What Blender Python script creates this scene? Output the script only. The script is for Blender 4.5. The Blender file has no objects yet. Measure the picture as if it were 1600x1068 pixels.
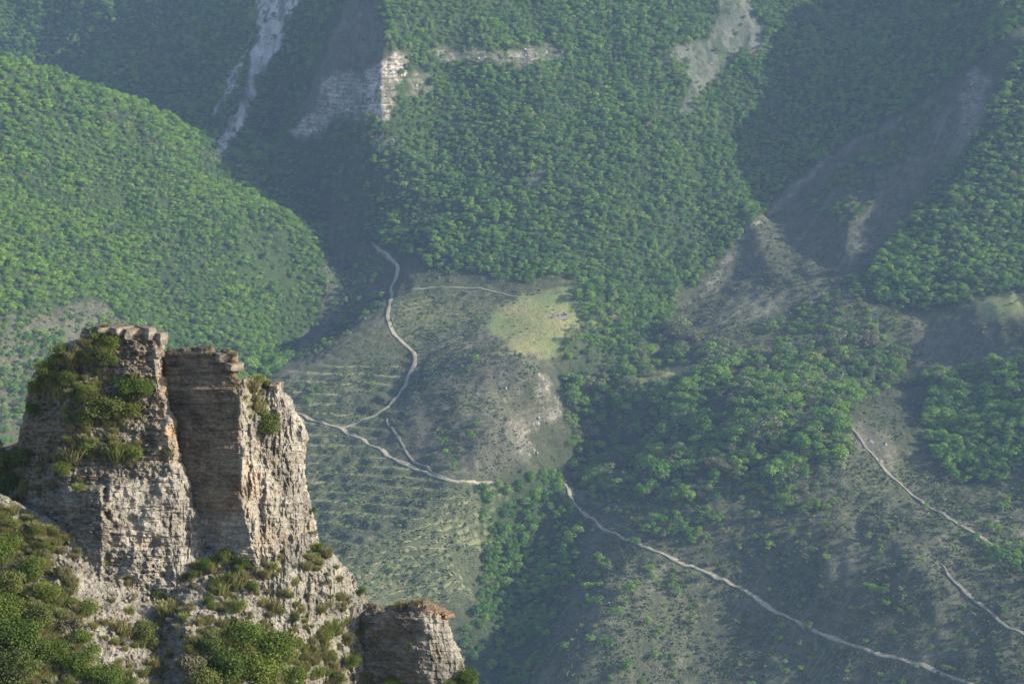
import bpy, math, random
import numpy as np

# ------------------------------------------------------------------ camera, sky, sun, exposure
scene = bpy.context.scene
PITCH = math.radians(12.0)
HFOV = math.radians(30.0)
FPX = 800.0 / math.tan(HFOV / 2)
cam_d = bpy.data.cameras.new("camera")
cam_d.sensor_width = 36.0
cam_d.lens = 18.0 / math.tan(HFOV / 2)
cam_d.clip_start = 1.0
cam_d.clip_end = 20000.0
cam = bpy.data.objects.new("camera", cam_d)
scene.collection.objects.link(cam)
cam.location = (0, 0, 0)
cam.rotation_euler = (math.radians(90) - PITCH, 0, 0)
scene.camera = cam

SUN_EL = math.radians(24.0)
SUN_TO_CAM = math.radians(8.0)          # how far the sun stands on the viewer's side of due right
world = bpy.data.worlds.new("World")
scene.world = world
world.use_nodes = True
wn = world.node_tree.nodes
wl = world.node_tree.links
bg = wn["Background"]
sky = wn.new("ShaderNodeTexSky")
sky.sky_type = 'NISHITA'
sky.sun_disc = False
sky.sun_elevation = SUN_EL
sky.sun_rotation = math.radians(90.0) + SUN_TO_CAM
wl.new(sky.outputs[0], bg.inputs[0])
bg.inputs[1].default_value = 0.15

sd = bpy.data.lights.new("sun", 'SUN')
sd.energy = 5.0
sd.angle = math.radians(0.5)
sd.color = (1.0, 0.93, 0.80)
sun = bpy.data.objects.new("sun", sd)
scene.collection.objects.link(sun)
sun.rotation_euler = (math.radians(90) - SUN_EL, 0, math.radians(90) - SUN_TO_CAM)

scene.view_settings.view_transform = 'Standard'
scene.view_settings.look = 'None'
scene.view_settings.exposure = 1.0
scene.view_settings.gamma = 1.0
scene.render.resolution_x = 1024
scene.render.resolution_y = 683
scene.cycles.volume_bounces = 1
scene.cycles.max_bounces = 6
scene.cycles.transparent_max_bounces = 8

random.seed(11)
rng = np.random.default_rng(7)
ROOT = scene.collection

# ------------------------------------------------------------------ maths helpers
CP, SP = math.cos(PITCH), math.sin(PITCH)

def ray(u, v):
    """direction through a photo point (1600 x 1068), unit depth along the lens axis"""
    a = (np.asarray(u, float) - 800.0) / FPX
    b = -(np.asarray(v, float) - 534.0) / FPX
    return a, CP + b * SP, -SP + b * CP

def at_depth(u, v, D):
    a, y, z = ray(u, v)
    return np.stack([a * D, y * D, z * D], -1)

def project(P):
    X, Y, Z = P[..., 0], P[..., 1], P[..., 2]
    d = Y * CP - Z * SP
    up = Y * SP + Z * CP
    d = np.maximum(d, 1e-3)
    return 800.0 + FPX * X / d, 534.0 - FPX * up / d, d

def _h(ix, iy, s):
    n = (ix.astype(np.int64) * 374761393 + iy.astype(np.int64) * 668265263 + s * 1274126177) & 0xffffffff
    n = ((n ^ (n >> 13)) * 1274126177) & 0xffffffff
    n = ((n ^ (n >> 16)) * 2246822519) & 0xffffffff
    n ^= n >> 15
    return (n & 0xffffff) / float(0xffffff)

def vn(x, y, s=0):
    x = np.asarray(x, float); y = np.asarray(y, float)
    ix = np.floor(x); iy = np.floor(y)
    fx = x - ix; fy = y - iy
    fx = fx * fx * fx * (fx * (fx * 6 - 15) + 10); fy = fy * fy * fy * (fy * (fy * 6 - 15) + 10)
    a = _h(ix, iy, s); b = _h(ix + 1, iy, s); c = _h(ix, iy + 1, s); d = _h(ix + 1, iy + 1, s)
    return (a + (b - a) * fx) * (1 - fy) + (c + (d - c) * fx) * fy

def fbm(x, y, s=0, o=4, g=0.5):
    t = 0; a = 1; n = 0
    for k in range(o):
        t = t + a * (vn(x, y, s + k * 17) * 2 - 1); n += a
        x = x * 2.03 + 7.1; y = y * 2.03 + 3.7; a *= g
    return t / n

def ridged(x, y, s=0, o=4):
    t = 0; a = 1; n = 0
    for k in range(o):
        t = t + a * (1 - np.abs(vn(x, y, s + k * 13) * 2 - 1)); n += a
        x = x * 2.07 + 1.3; y = y * 2.07 + 5.1; a *= 0.5
    return t / n

def smooth(e0, e1, x):
    t = np.clip((x - e0) / (e1 - e0), 0, 1)
    return t * t * (3 - 2 * t)

def inside(poly, u, v):
    u = np.asarray(u, float); v = np.asarray(v, float)
    r = np.zeros(u.shape, bool)
    n = len(poly)
    for i in range(n):
        x0, y0 = poly[i]; x1, y1 = poly[(i + 1) % n]
        if y0 == y1: continue
        c = ((y0 > v) != (y1 > v)) & (u < (x1 - x0) * (v - y0) / (y1 - y0) + x0)
        r ^= c
    return r

def dist_line(pts, u, v, closed=False):
    u = np.asarray(u, float); v = np.asarray(v, float)
    best = np.full(u.shape, 1e9)
    n = len(pts)
    for i in range(n if closed else n - 1):
        x0, y0 = pts[i]; x1, y1 = pts[(i + 1) % n]
        dx, dy = x1 - x0, y1 - y0
        L = dx * dx + dy * dy + 1e-9
        t = np.clip(((u - x0) * dx + (v - y0) * dy) / L, 0, 1)
        best = np.minimum(best, (u - x0 - t * dx) ** 2 + (v - y0 - t * dy) ** 2)
    return np.sqrt(best)

def soft(poly, u, v, w):
    """1 inside, 0 outside, blurred over w photo px"""
    d = dist_line(poly, u, v, True)
    s = np.where(inside(poly, u, v), d, -d)
    return smooth(-w, w, s)

# ------------------------------------------------------------------ object helpers
def tag(o, label=None, cat=None, group=None, kind=None):
    if label: o["label"] = label
    if cat: o["category"] = cat
    if group: o["group"] = group
    if kind: o["kind"] = kind
    return o

def mesh_np(name, verts, faces, mats, smooth_shade=True, mat_idx=None, attrs=None, fattrs=None):
    me = bpy.data.meshes.new(name)
    verts = np.ascontiguousarray(verts, dtype=np.float32)
    faces = np.ascontiguousarray(faces, dtype=np.int32)
    k = faces.shape[1]
    me.vertices.add(len(verts)); me.vertices.foreach_set("co", verts.ravel())
    me.loops.add(faces.size); me.loops.foreach_set("vertex_index", faces.ravel())
    me.polygons.add(len(faces))
    me.polygons.foreach_set("loop_start", np.arange(0, faces.size, k, dtype=np.int32))
    me.polygons.foreach_set("loop_total", np.full(len(faces), k, dtype=np.int32))
    for m in (mats if isinstance(mats, (list, tuple)) else [mats]): me.materials.append(m)
    if mat_idx is not None: me.polygons.foreach_set("material_index", np.asarray(mat_idx, dtype=np.int32))
    me.update(calc_edges=True)
    me.polygons.foreach_set("use_smooth", np.full(len(faces), smooth_shade))
    for nme, arr in (attrs or {}).items():
        arr = np.asarray(arr, dtype=np.float32)
        if arr.ndim == 1:
            a = me.attributes.new(nme, 'FLOAT', 'POINT'); a.data.foreach_set("value", arr)
        else:
            a = me.attributes.new(nme, 'FLOAT_VECTOR', 'POINT'); a.data.foreach_set("vector", arr.ravel())
    for nme, arr in (fattrs or {}).items():
        a = me.attributes.new(nme, 'FLOAT', 'FACE'); a.data.foreach_set("value", np.asarray(arr, dtype=np.float32))
    return me

def obj(name, me, parent=None, loc=None):
    o = bpy.data.objects.new(name, me)
    ROOT.objects.link(o)
    if parent: o.parent = parent
    if loc is not None: o.location = loc
    return o

def empty(name, loc, rz=0, s=1.0):
    o = bpy.data.objects.new(name, None)
    o.empty_display_size = 0.3
    ROOT.objects.link(o)
    o.location = loc; o.rotation_euler = (0, 0, rz); o.scale = (s, s, s)
    return o

# ------------------------------------------------------------------ materials
class NT:
    def __init__(s, name):
        s.m = bpy.data.materials.new(name); s.m.use_nodes = True
        s.t = s.m.node_tree; s.n = s.t.nodes; s.l = s.t.links
        s.b = s.n["Principled BSDF"]; s.out = s.n["Material Output"]
        s.b.inputs["Roughness"].default_value = 0.9
        s.b.inputs["Specular IOR Level"].default_value = 0.15
        s.tc = None
    def coord(s, kind="Object"):
        if s.tc is None: s.tc = s.n.new("ShaderNodeTexCoord")
        return s.tc.outputs[kind]
    def mapping(s, src, scale):
        m = s.n.new("ShaderNodeMapping"); m.inputs["Scale"].default_value = scale
        s.l.new(src, m.inputs[0]); return m.outputs[0]
    def noise(s, vec, scale, detail=4, rough=0.55, out=0):
        n = s.n.new("ShaderNodeTexNoise"); n.inputs["Scale"].default_value = scale
        n.inputs["Detail"].default_value = detail; n.inputs["Roughness"].default_value = rough
        s.l.new(vec, n.inputs["Vector"]); return n.outputs[out]
    def ramp(s, fac, stops):
        r = s.n.new("ShaderNodeValToRGB"); s.l.new(fac, r.inputs[0])
        e = r.color_ramp.elements
        while len(e) < len(stops): e.new(0.5)
        for i, (p, c) in enumerate(stops):
            e[i].position = p; e[i].color = (c[0], c[1], c[2], 1) if isinstance(c, (tuple, list)) else (c, c, c, 1)
        return r.outputs[0]
    def mix(s, fac, a, b, mode='MIX'):
        m = s.n.new("ShaderNodeMix"); m.data_type = 'RGBA'; m.blend_type = mode
        for sock, val in ((m.inputs[0], fac), (m.inputs[6], a), (m.inputs[7], b)):
            if hasattr(val, "node"): s.l.new(val, sock)
            elif isinstance(val, (int, float)): sock.default_value = val
            else: sock.default_value = (val[0], val[1], val[2], 1)
        return m.outputs[2]
    def math(s, op, a, b=0.0):
        m = s.n.new("ShaderNodeMath"); m.operation = op
        for i, v in enumerate((a, b)):
            if hasattr(v, "node"): s.l.new(v, m.inputs[i])
            else: m.inputs[i].default_value = v
        return m.outputs[0]
    def attr(s, name, out="Fac"):
        a = s.n.new("ShaderNodeAttribute"); a.attribute_name = name; return a.outputs[out]
    def bump(s, h, strength=0.5, dist=0.1):
        b = s.n.new("ShaderNodeBump"); b.inputs["Strength"].default_value = strength
        b.inputs["Distance"].default_value = dist; s.l.new(h, b.inputs["Height"])
        s.l.new(b.outputs[0], s.b.inputs["Normal"])
    def color(s, c): s.l.new(c, s.b.inputs["Base Color"])

def foliage_mat(name, stops, trans=0.25, bark=False):
    m = NT(name)
    oi = m.n.new("ShaderNodeObjectInfo")
    base = m.ramp(oi.outputs["Random"], stops)
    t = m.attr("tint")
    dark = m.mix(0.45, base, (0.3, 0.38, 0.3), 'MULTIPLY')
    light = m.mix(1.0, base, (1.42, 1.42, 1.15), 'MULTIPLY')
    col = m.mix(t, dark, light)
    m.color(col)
    tr = m.n.new("ShaderNodeBsdfTranslucent"); m.l.new(col, tr.inputs[0])
    mx = m.n.new("ShaderNodeMixShader"); mx.inputs[0].default_value = trans
    m.l.new(m.b.outputs[0], mx.inputs[1]); m.l.new(tr.outputs[0], mx.inputs[2])
    m.l.new(mx.outputs[0], m.out.inputs[0])
    m.b.inputs["Roughness"].default_value = 0.7
    return m.m

M_tree = foliage_mat("tree_leaves", [(0.0, (0.048, 0.120, 0.022)), (0.35, (0.075, 0.165, 0.028)), (0.7, (0.118, 0.215, 0.036)), (0.93, (0.16, 0.245, 0.05)), (1.0, (0.17, 0.20, 0.07))], 0.3)
M_hill = foliage_mat("hill_leaves", [(0.0, (0.085, 0.175, 0.020)), (0.5, (0.130, 0.235, 0.028)), (1.0, (0.175, 0.27, 0.038))], 0.3)
M_olive = foliage_mat("olive_leaves", [(0.0, (0.10, 0.15, 0.06)), (0.5, (0.14, 0.165, 0.08)), (1.0, (0.15, 0.14, 0.085))])
M_scrub = foliage_mat("scrub_leaves", [(0.0, (0.045, 0.070, 0.032)), (0.5, (0.08, 0.11, 0.045)), (0.8, (0.12, 0.15, 0.06)), (1.0, (0.19, 0.19, 0.11))], 0.15)
M_bush = foliage_mat("bush_leaves", [(0.0, (0.055, 0.085, 0.018)), (0.5, (0.085, 0.118, 0.024)), (1.0, (0.125, 0.145, 0.034))], 0.3)
M_bushd = foliage_mat("dark_bush_leaves", [(0.0, (0.05, 0.07, 0.02)), (1.0, (0.11, 0.12, 0.036))], 0.25)
M_dry = foliage_mat("dry_tuft", [(0.0, (0.19, 0.17, 0.095)), (0.5, (0.23, 0.21, 0.10)), (1.0, (0.19, 0.22, 0.07))], 0.35)
M_cush = foliage_mat("cushion_plant", [(0.0, (0.085, 0.075, 0.055)), (1.0, (0.12, 0.12, 0.075))], 0.1)

def bark_mat():
    m = NT("bark"); n = m.noise(m.coord(), 6, 3)
    m.color(m.ramp(n, [(0.3, (0.07, 0.055, 0.04)), (0.7, (0.16, 0.13, 0.10))])); m.bump(n, 0.5, 0.05); return m.m
M_bark = bark_mat()

def limestone(name, dark=(0.055, 0.050, 0.042), mid=(0.16, 0.145, 0.12), light=(0.31, 0.285, 0.24), far=False):
    m = NT(name)
    co = m.coord()
    k = 0.12 if far else 1.0
    n1 = m.noise(co, 0.5 * k, 5, 0.6)
    n2 = m.noise(m.mapping(co, (0.8 * k, 0.8 * k, 5.0 * k)), 1.0, 5, 0.65)       # bedding
    n3 = m.noise(co, 5.0 * k, 6, 0.7)
    s = m.math('ADD', m.math('MULTIPLY', n1, 0.40), m.math('ADD', m.math('MULTIPLY', n2, 0.35), m.math('MULTIPLY', n3, 0.35)))
    col = m.ramp(s, [(0.41, dark), (0.52, mid), (0.65, light), (0.78, tuple(min(1, c * 1.15) for c in light))])
    if not far:
        st = m.attr("stain")                         # weathered brown crust where the rock carries it
        col = m.mix(m.math('MULTIPLY', st, 0.85), col, m.mix(1.0, col, (0.52, 0.42, 0.32), 'MULTIPLY'))
        och = m.attr("ochre")
        on = m.ramp(m.noise(co, 1.3, 4, 0.6), [(0.42, 0.0), (0.58, 1.0)])
        col = m.mix(m.math('MULTIPLY', m.math('MULTIPLY', och, 0.62), on), col, (0.44, 0.26, 0.12))
        on2 = m.ramp(m.noise(co, 0.9, 5, 0.7), [(0.56, 0.0), (0.70, 0.45)])
        col = m.mix(on2, col, (0.42, 0.28, 0.15))
        ve = m.attr("veg")
        vn_ = m.ramp(m.noise(co, 3.0, 5, 0.7), [(0.45, 0.0), (0.58, 1.0)])
        col = m.mix(m.math('MULTIPLY', ve, vn_), col, m.ramp(n3, [(0.35, (0.06, 0.075, 0.025)), (0.65, (0.17, 0.16, 0.07))]))
        hb = m.math('ADD', m.math('MULTIPLY', n2, 1.2), m.math('ADD', n3, m.math('MULTIPLY', m.noise(co, 18, 5, 0.7), 0.35)))
        m.bump(hb, 0.9, 0.16)
    else:
        m.bump(m.math('ADD', n2, n3), 1.0, 1.5)
    m.color(col)
    return m.m
M_rock = limestone("limestone")
M_rock_pale = limestone("pale_limestone", (0.13, 0.115, 0.095), (0.28, 0.25, 0.205), (0.45, 0.41, 0.35))
M_far_rock = limestone("far_limestone", (0.13, 0.115, 0.095), (0.25, 0.22, 0.185), (0.38, 0.345, 0.295), far=True)

# ------------------------------------------------------------------ the far mountainside
prof = [(1300, 870), (1068, 960), (900, 1040), (750, 1120), (640, 1200), (540, 1305), (450, 1390), (300, 1500), (150, 1620), (0, 1760)]
PY, PZ = [], []
for v_, y_ in prof:
    a, yy, zz = ray(800, v_)
    PY.append(y_); PZ.append(float(zz / yy * y_))
PY = [500] + PY + [2600]; PZ = [PZ[0] - 120] + PZ + [PZ[-1] + 840 * 0.52]
PY = np.array(PY); PZ = np.array(PZ)
def base(Y):
    r = 0
    for o in (-60, -30, 0, 30, 60): r = r + np.interp(Y + o, PY, PZ)
    return r / 5

CTRL = """
840 495 10; 780 515 9; 900 462 8; 880 532 9; 800 480 9; 860 470 9
700 600 12; 700 700 9; 800 700 9; 650 550 3; 640 470 6; 700 470 6; 740 540 11; 760 640 14; 600 620 -2; 640 680 4
875 640 -22; 885 700 -30; 865 760 -34; 830 850 -36; 775 960 -40; 745 1068 -45; 838 600 13; 858 612 9; 872 662 -30; 852 705 -26; 812 680 13; 825 570 12; 800 740 0
520 640 -2; 480 720 -2; 600 800 5; 700 850 2; 750 800 -4; 600 950 5; 720 920 -12; 540 600 0; 640 760 3; 450 850 5
600 480 12; 530 545 7; 450 600 0; 500 510 -34; 445 570 -40; 540 420 -38; 520 340 -42; 500 290 -36; 420 280 -10; 570 430 -12
490 440 -12; 480 360 -6; 400 420 14; 300 350 45; 150 300 88; 0 220 130; 200 420 52; 50 420 88; 0 120 150; 80 130 128; 150 152 105; 260 185 62; 330 270 16; 400 320 10; 440 480 -15; 350 480 20; 200 500 42; 50 520 70; 0 620 60; 200 620 25; 350 560 0
0 60 -110; 150 80 -95; 260 120 -70; 0 -10 -100; 200 0 -70; 330 60 -40; 350 120 -35; 340 230 -26; 400 60 -12; 380 160 -18; 440 0 5; 480 150 18; 540 200 32; 500 50 38; 560 50 72; 610 60 98; 604 150 78; 550 140 45; 640 200 50; 600 300 20; 600 380 2; 620 -80 110; 300 -100 -30
700 50 80; 700 200 42; 760 90 62; 700 120 55; 870 85 40; 900 200 35; 1000 100 28; 1100 200 6; 1200 100 0; 1250 0 12; 1150 300 -18; 1050 400 -18; 950 350 10; 800 350 20; 700 400 8; 850 420 5; 1000 250 20; 800 200 42; 950 0 45; 800 0 60; 1100 0 25; 1200 190 -10
1340 60 -24; 1250 230 -24; 1180 320 -32; 1110 420 -34; 1390 -50 -14; 1060 480 -28; 1000 540 -20
1450 60 35; 1400 200 8; 1550 60 85; 1600 45 105; 1530 140 60; 1500 220 38; 1420 330 14; 1360 430 2; 1300 400 -6; 1320 270 -10; 1200 450 -16; 1450 -50 30; 1600 -80 110; 1250 350 -20
1600 250 45; 1600 400 15; 1500 400 22; 1700 200 50; 1560 480 22; 1800 300 20; 1480 320 27; 1700 60 80; 1580 150 75
1440 560 -12; 1450 500 2; 1350 500 2; 1100 500 -14; 950 560 -12; 1100 600 -4; 1200 600 0; 1300 620 6; 1400 640 -6; 1000 640 -14; 1560 560 10; 1520 650 2
900 760 -26; 1000 760 -8; 1200 760 14; 1330 680 24; 1400 760 20; 1500 760 14; 1620 700 25; 920 850 -20; 960 890 -2; 905 1000 2; 860 1068 -8; 960 1000 8; 1010 1068 -8; 1100 950 -8; 1150 1020 -4; 1200 880 10; 1300 1000 16; 1400 900 36; 1500 1020 36; 1600 900 46; 1600 1068 46; 1460 820 36; 1560 870 36; 1070 870 2; 820 1000 -25
800 1250 -30; 400 1250 20; 1200 1250 0; 1600 1250 40; 0 1100 70; 200 900 40; 0 850 75; 2000 700 40; 2000 1100 60; 2000 300 40; -400 300 190; -400 700 120; -400 60 -60; 2000 0 90
"""
cx, cy, ch = [], [], []
for tok in CTRL.replace("\n", ";").split(";"):
    p = tok.split()
    if len(p) != 3: continue
    u_, v_, h_ = map(float, p)
    a, yy, zz = ray(u_, v_)
    Ys = np.linspace(600, 2600, 4001)
    f = base(Ys) + h_ - Ys * float(zz / yy)
    i = int(np.argmax(f > 0))
    cx.append(float(a / yy) * Ys[i]); cy.append(Ys[i]); ch.append(h_)
for X_, Y_, h_ in ((-400, 1650, -60), (-300, 1640, -70), (-200, 1640, -60), (-500, 1600, -30), (-700, 2300, -60), (0, 2300, 110), (700, 2300, 110), (300, 2300, 20), (-300, 2300, 20), (-900, 1400, 200), (900, 1400, 60), (0, 700, -20), (600, 700, 30), (-600, 700, 60)):
    cx.append(X_); cy.append(Y_); ch.append(h_)
cx = np.array(cx) / 100; cy = np.array(cy) / 100; ch = np.array(ch)
def _tps(r2): return 0.5 * r2 * np.log(r2 + 1e-9)
K = _tps((cx[:, None] - cx) ** 2 + (cy[:, None] - cy) ** 2) + np.eye(len(cx)) * 0.012
Pm = np.stack([np.ones_like(cx), cx, cy], 1)
A = np.zeros((len(cx) + 3,) * 2); A[:len(cx), :len(cx)] = K; A[:len(cx), -3:] = Pm; A[-3:, :len(cx)] = Pm.T
W = np.linalg.solve(A, np.concatenate([ch, np.zeros(3)]))
def rbf(X, Y):
    x = X / 100; y = Y / 100
    r = W[-3] + W[-2] * x + W[-1] * y
    for i in range(len(cx)):
        r = r + W[i] * _tps((x - cx[i]) ** 2 + (y - cy[i]) ** 2)
    return r

# coarse field, then bilinear lookup
GX0, GX1, GY0, GY1, GS = -900.0, 900.0, 640.0, 2460.0, 10.0
gx = np.arange(GX0, GX1 + 1, GS); gy = np.arange(GY0, GY1 + 1, GS)
GX, GY = np.meshgrid(gx, gy)
HC = np.clip(rbf(GX, GY), -160, 240)
def lookup(G, X, Y):
    fx = np.clip((X - GX0) / GS, 0, len(gx) - 1.001); fy = np.clip((Y - GY0) / GS, 0, len(gy) - 1.001)
    ix = fx.astype(int); iy = fy.astype(int); fx = fx - ix; fy = fy - iy
    return (G[iy, ix] * (1 - fx) + G[iy, ix + 1] * fx) * (1 - fy) + (G[iy + 1, ix] * (1 - fx) + G[iy + 1, ix + 1] * fx) * fy

# --- what covers the ground, drawn where the photo shows it and carried onto the slope
POLY = {
 'scree_gully': [(410, -40), (478, -40), (468, 5), (450, 30), (432, 75), (415, 108), (395, 165), (372, 200), (348, 250), (330, 252), (345, 215), (368, 170), (385, 130), (392, 95), (400, 60), (398, 30)],
 'scree_gully_b': [(378, 82), (388, 76), (372, 120), (352, 150), (335, 185), (330, 180), (345, 145), (358, 120)],
 'cliff_big': [(620, 82), (638, 84), (632, 115), (618, 150), (608, 188), (560, 190), (535, 180), (500, 205), (478, 222), (450, 208), (462, 190), (490, 175), (500, 130), (525, 112), (560, 118), (600, 95)],
 'cliff_low': [(580, 216), (612, 218), (606, 232), (585, 230)],
 'cliff_right': [(640, 112), (672, 118), (676, 146), (655, 150), (636, 146)],
 'cliff_band': [(668, 80), (700, 76), (760, 82), (800, 78), (840, 74), (878, 76), (884, 96), (850, 100), (806, 110), (770, 104), (720, 98), (690, 96)],
 'scree_top': [(1140, -60), (1165, -10), (1186, 40), (1194, 62), (1182, 98), (1160, 84), (1142, 94), (1138, 108), (1110, 126), (1090, 150), (1082, 182), (1062, 176), (1074, 140), (1072, 110), (1088, 90), (1060, 96), (1034, 108), (1030, 98), (1052, 76), (1086, 68), (1112, 60), (1128, 20), (1120, -30)],
 'scree_mid': [(846, 262), (858, 268), (838, 298), (824, 304), (830, 284)],
 'scree_right': [(1520, 100), (1545, 120), (1540, 160), (1530, 205), (1512, 212), (1500, 180), (1494, 150), (1508, 120)],
 'crag_mid': [(834, 588), (850, 584), (864, 600), (876, 625), (880, 650), (862, 662), (846, 656), (838, 672), (826, 690), (836, 708), (822, 722), (806, 712), (798, 690), (790, 655), (806, 640), (828, 634)],
 'meadow': [(752, 512), (775, 492), (802, 474), (836, 462), (870, 452), (910, 440), (912, 450), (892, 466), (896, 480), (914, 492), (906, 514), (888, 530), (872, 556), (840, 560), (800, 545), (772, 525)],
 'meadow_r': [(1520, 470), (1545, 458), (1592, 462), (1594, 494), (1556, 502), (1530, 500)],
 'meadow_l': [(915, 506), (945, 494), (972, 490), (955, 499), (925, 511)],
 'green_knoll': [(1000, 590), (1040, 572), (1090, 565), (1085, 585), (1040, 600), (1000, 606)],
 'bare_v2': [(1560, 150), (1500, 240), (1400, 350), (1330, 440), (1200, 500), (1060, 530), (1080, 460), (1150, 390), (1230, 300), (1330, 225), (1450, 160)],
 'bare_top': [(520, 10), (600, 0), (602, 85), (540, 110), (500, 125), (480, 180), (455, 195), (480, 120), (510, 60)],
 'slope_front': [(650, 555), (770, 505), (880, 560), (830, 590), (795, 640), (810, 720), (785, 752), (690, 740), (630, 700), (612, 650), (640, 600)],
 'terraces': [(430, 600), (540, 560), (640, 560), (620, 640), (600, 700), (700, 760), (790, 760), (760, 860), (740, 930), (560, 960), (430, 820)],
 'v1_bank': [(600, 480), (530, 545), (450, 602), (440, 575), (500, 500), (520, 400), (560, 380), (605, 400), (600, 450)],
 'knoll_l': [(610, 460), (740, 452), (830, 470), (770, 505), (660, 550), (612, 520)],
 'right_bare': [(1420, 500), (1530, 500), (1590, 560), (1560, 600), (1440, 600)],
 'mid_scrub': [(1080, 480), (1330, 440), (1360, 480), (1440, 500), (1420, 540), (1250, 545), (1090, 540)],
 'lower_right': [(900, 770), (1200, 740), (1330, 660), (1460, 740), (1640, 780), (1640, 1200), (760, 1200), (860, 950), (880, 850)],
 'left_low': [(-300, 480), (60, 478), (150, 460), (190, 500), (260, 540), (200, 620), (-300, 760)],
 'clear_hill': [(365, 350), (420, 330), (450, 370), (460, 440), (430, 460), (390, 420)],
 'path_bare': [(1325, 655), (1400, 690), (1400, 730), (1385, 740), (1350, 705)],
 'right_rows': [(1560, 680), (1640, 640), (1640, 860), (1500, 790), (1520, 740)],
 'ridge_low': [(1000, 868), (1050, 890), (1000, 960), (960, 1068), (880, 1068), (900, 1000), (940, 900)],
 'v3_bare': [(880, 740), (960, 740), (1000, 820), (940, 830), (900, 790)],
}
def cover(u, v, which, w=5.0, wob=7.0):
    uu = u + wob * (fbm(u / 22, v / 22, 91, 3) + 0.6 * fbm(u / 6, v / 7, 92, 2)); vv = v + wob * (fbm(u / 22, v / 22, 57, 3) + 0.6 * fbm(u / 7, v / 6, 58, 2))
    bb = POLY[which]
    x0 = min(p[0] for p in bb) - 30; x1 = max(p[0] for p in bb) + 30; y0 = min(p[1] for p in bb) - 30; y1 = max(p[1] for p in bb) + 30
    r = np.zeros(np.shape(u))
    m = (uu > x0) & (uu < x1) & (vv > y0) & (vv < y1)
    if m.any(): r[m] = soft(bb, uu[m], vv[m], w)
    return r

PHASE = {}
def ground0(X, Y):
    Xw = X + 11 * fbm(X / 70, Y / 80, 191, 3); Yw = Y + 11 * fbm(X / 80, Y / 70, 193, 3)
    return base(Y) + lookup(HC, Xw, Yw)

def ground(X, Y, detail=True):
    X = np.asarray(X, float); Y = np.asarray(Y, float)
    Z = ground0(X, Y)
    u, v, d = project(np.stack([X, Y, Z], -1))
    flat = np.clip(cover(u, v, 'meadow', 14) + cover(u, v, 'meadow_r', 10), 0, 1)
    fr = 1 - 0.93 * flat
    warp = 25 * fbm(X / 90, Y / 90, 5, 2)
    up = smooth(1330, 1450, Y)
    Z = Z + fr * (up * 12.0 * (ridged((X + warp + 0.25 * Y) / 75, Y / 260, 3, 3) - 0.65) + (4.0 + 5.0 * up) * fbm(X / 95, Y / 120, 8, 3) + (1 - up) * 4.5 * (ridged((X + warp) / 60, Y / 170, 33, 3) - 0.65))
    Z = Z + fr * (1.9 * fbm(X / 17, Y / 22, 12, 4) + 0.8 * fbm(X / 5.5, Y / 6.5, 14, 2))
    tr = cover(u, v, 'terraces', 16)
    st = 3.4
    q = Z / st + 0.35 * fbm(X / 60, Y / 60, 44, 2)
    k = np.floor(q); fq = q - k
    PHASE['q'] = fq
    Z = Z + tr * st * 0.8 * (smooth(0.55, 0.9, fq) - fq)
    rk = np.zeros_like(Z)
    for nme in ('cliff_big', 'cliff_right', 'cliff_band', 'crag_mid', 'cliff_low', 'scree_right'):
        rk = np.maximum(rk, cover(u, v, nme, 6))
    q = Z / 7.0 + 0.5 * fbm(X / 25, Y / 25, 71, 3); fq = q - np.floor(q)
    q3 = Z / 2.6 + 0.8 * fbm(X / 12, Y / 12, 73, 3); f3 = q3 - np.floor(q3)
    Z = Z + rk * (2.2 * (smooth(0.3, 0.7, f3) - f3) + 6.0 * (smooth(0.25, 0.75, fq) - fq) + 2.5 * (ridged(X / 9, Y / 30, 77, 3) - 0.6))
    return Z

TS = 1.7
tx = np.concatenate([np.arange(-860, -610, 6.0), np.arange(-606, 606.1, TS), np.arange(612, 860, 6.0)]); ty = np.concatenate([np.arange(700, 900, 6.0), np.arange(900, 1900, TS), np.arange(1900, 2400, 6.0)])
TX, TY = np.meshgrid(tx, ty)
TZ = ground(TX, TY)
TERR_F = PHASE['q'].ravel().copy()
def zat(X, Y):
    X = np.asarray(X, float); Y = np.asarray(Y, float)
    fx = np.interp(X, tx, np.arange(len(tx))); fx = np.clip(fx, 0, len(tx) - 1.001); ix = fx.astype(int); fx = fx - ix
    fy = np.interp(Y, ty, np.arange(len(ty))); fy = np.clip(fy, 0, len(ty) - 1.001); iy = fy.astype(int); fy = fy - iy
    return (TZ[iy, ix] * (1 - fx) + TZ[iy, ix + 1] * fx) * (1 - fy) + (TZ[iy + 1, ix] * (1 - fx) + TZ[iy + 1, ix + 1] * fx) * fy
def hit(u, v):
    """where the sight line through a photo point meets the mountainside"""
    a, yy, zz = ray(u, v)
    Ys = np.arange(760, 2390, 1.0)
    f = zat(Ys * float(a / yy), Ys) - Ys * float(zz / yy)
    i = int(np.argmax(f > 0))
    if f[i] <= 0: i = len(Ys) - 1
    y = Ys[i] - (f[i] / max(1e-6, f[i] - f[i - 1]) if i else 0)
    return np.array([y * float(a / yy), y, float(zat(y * float(a / yy), y))])

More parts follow.
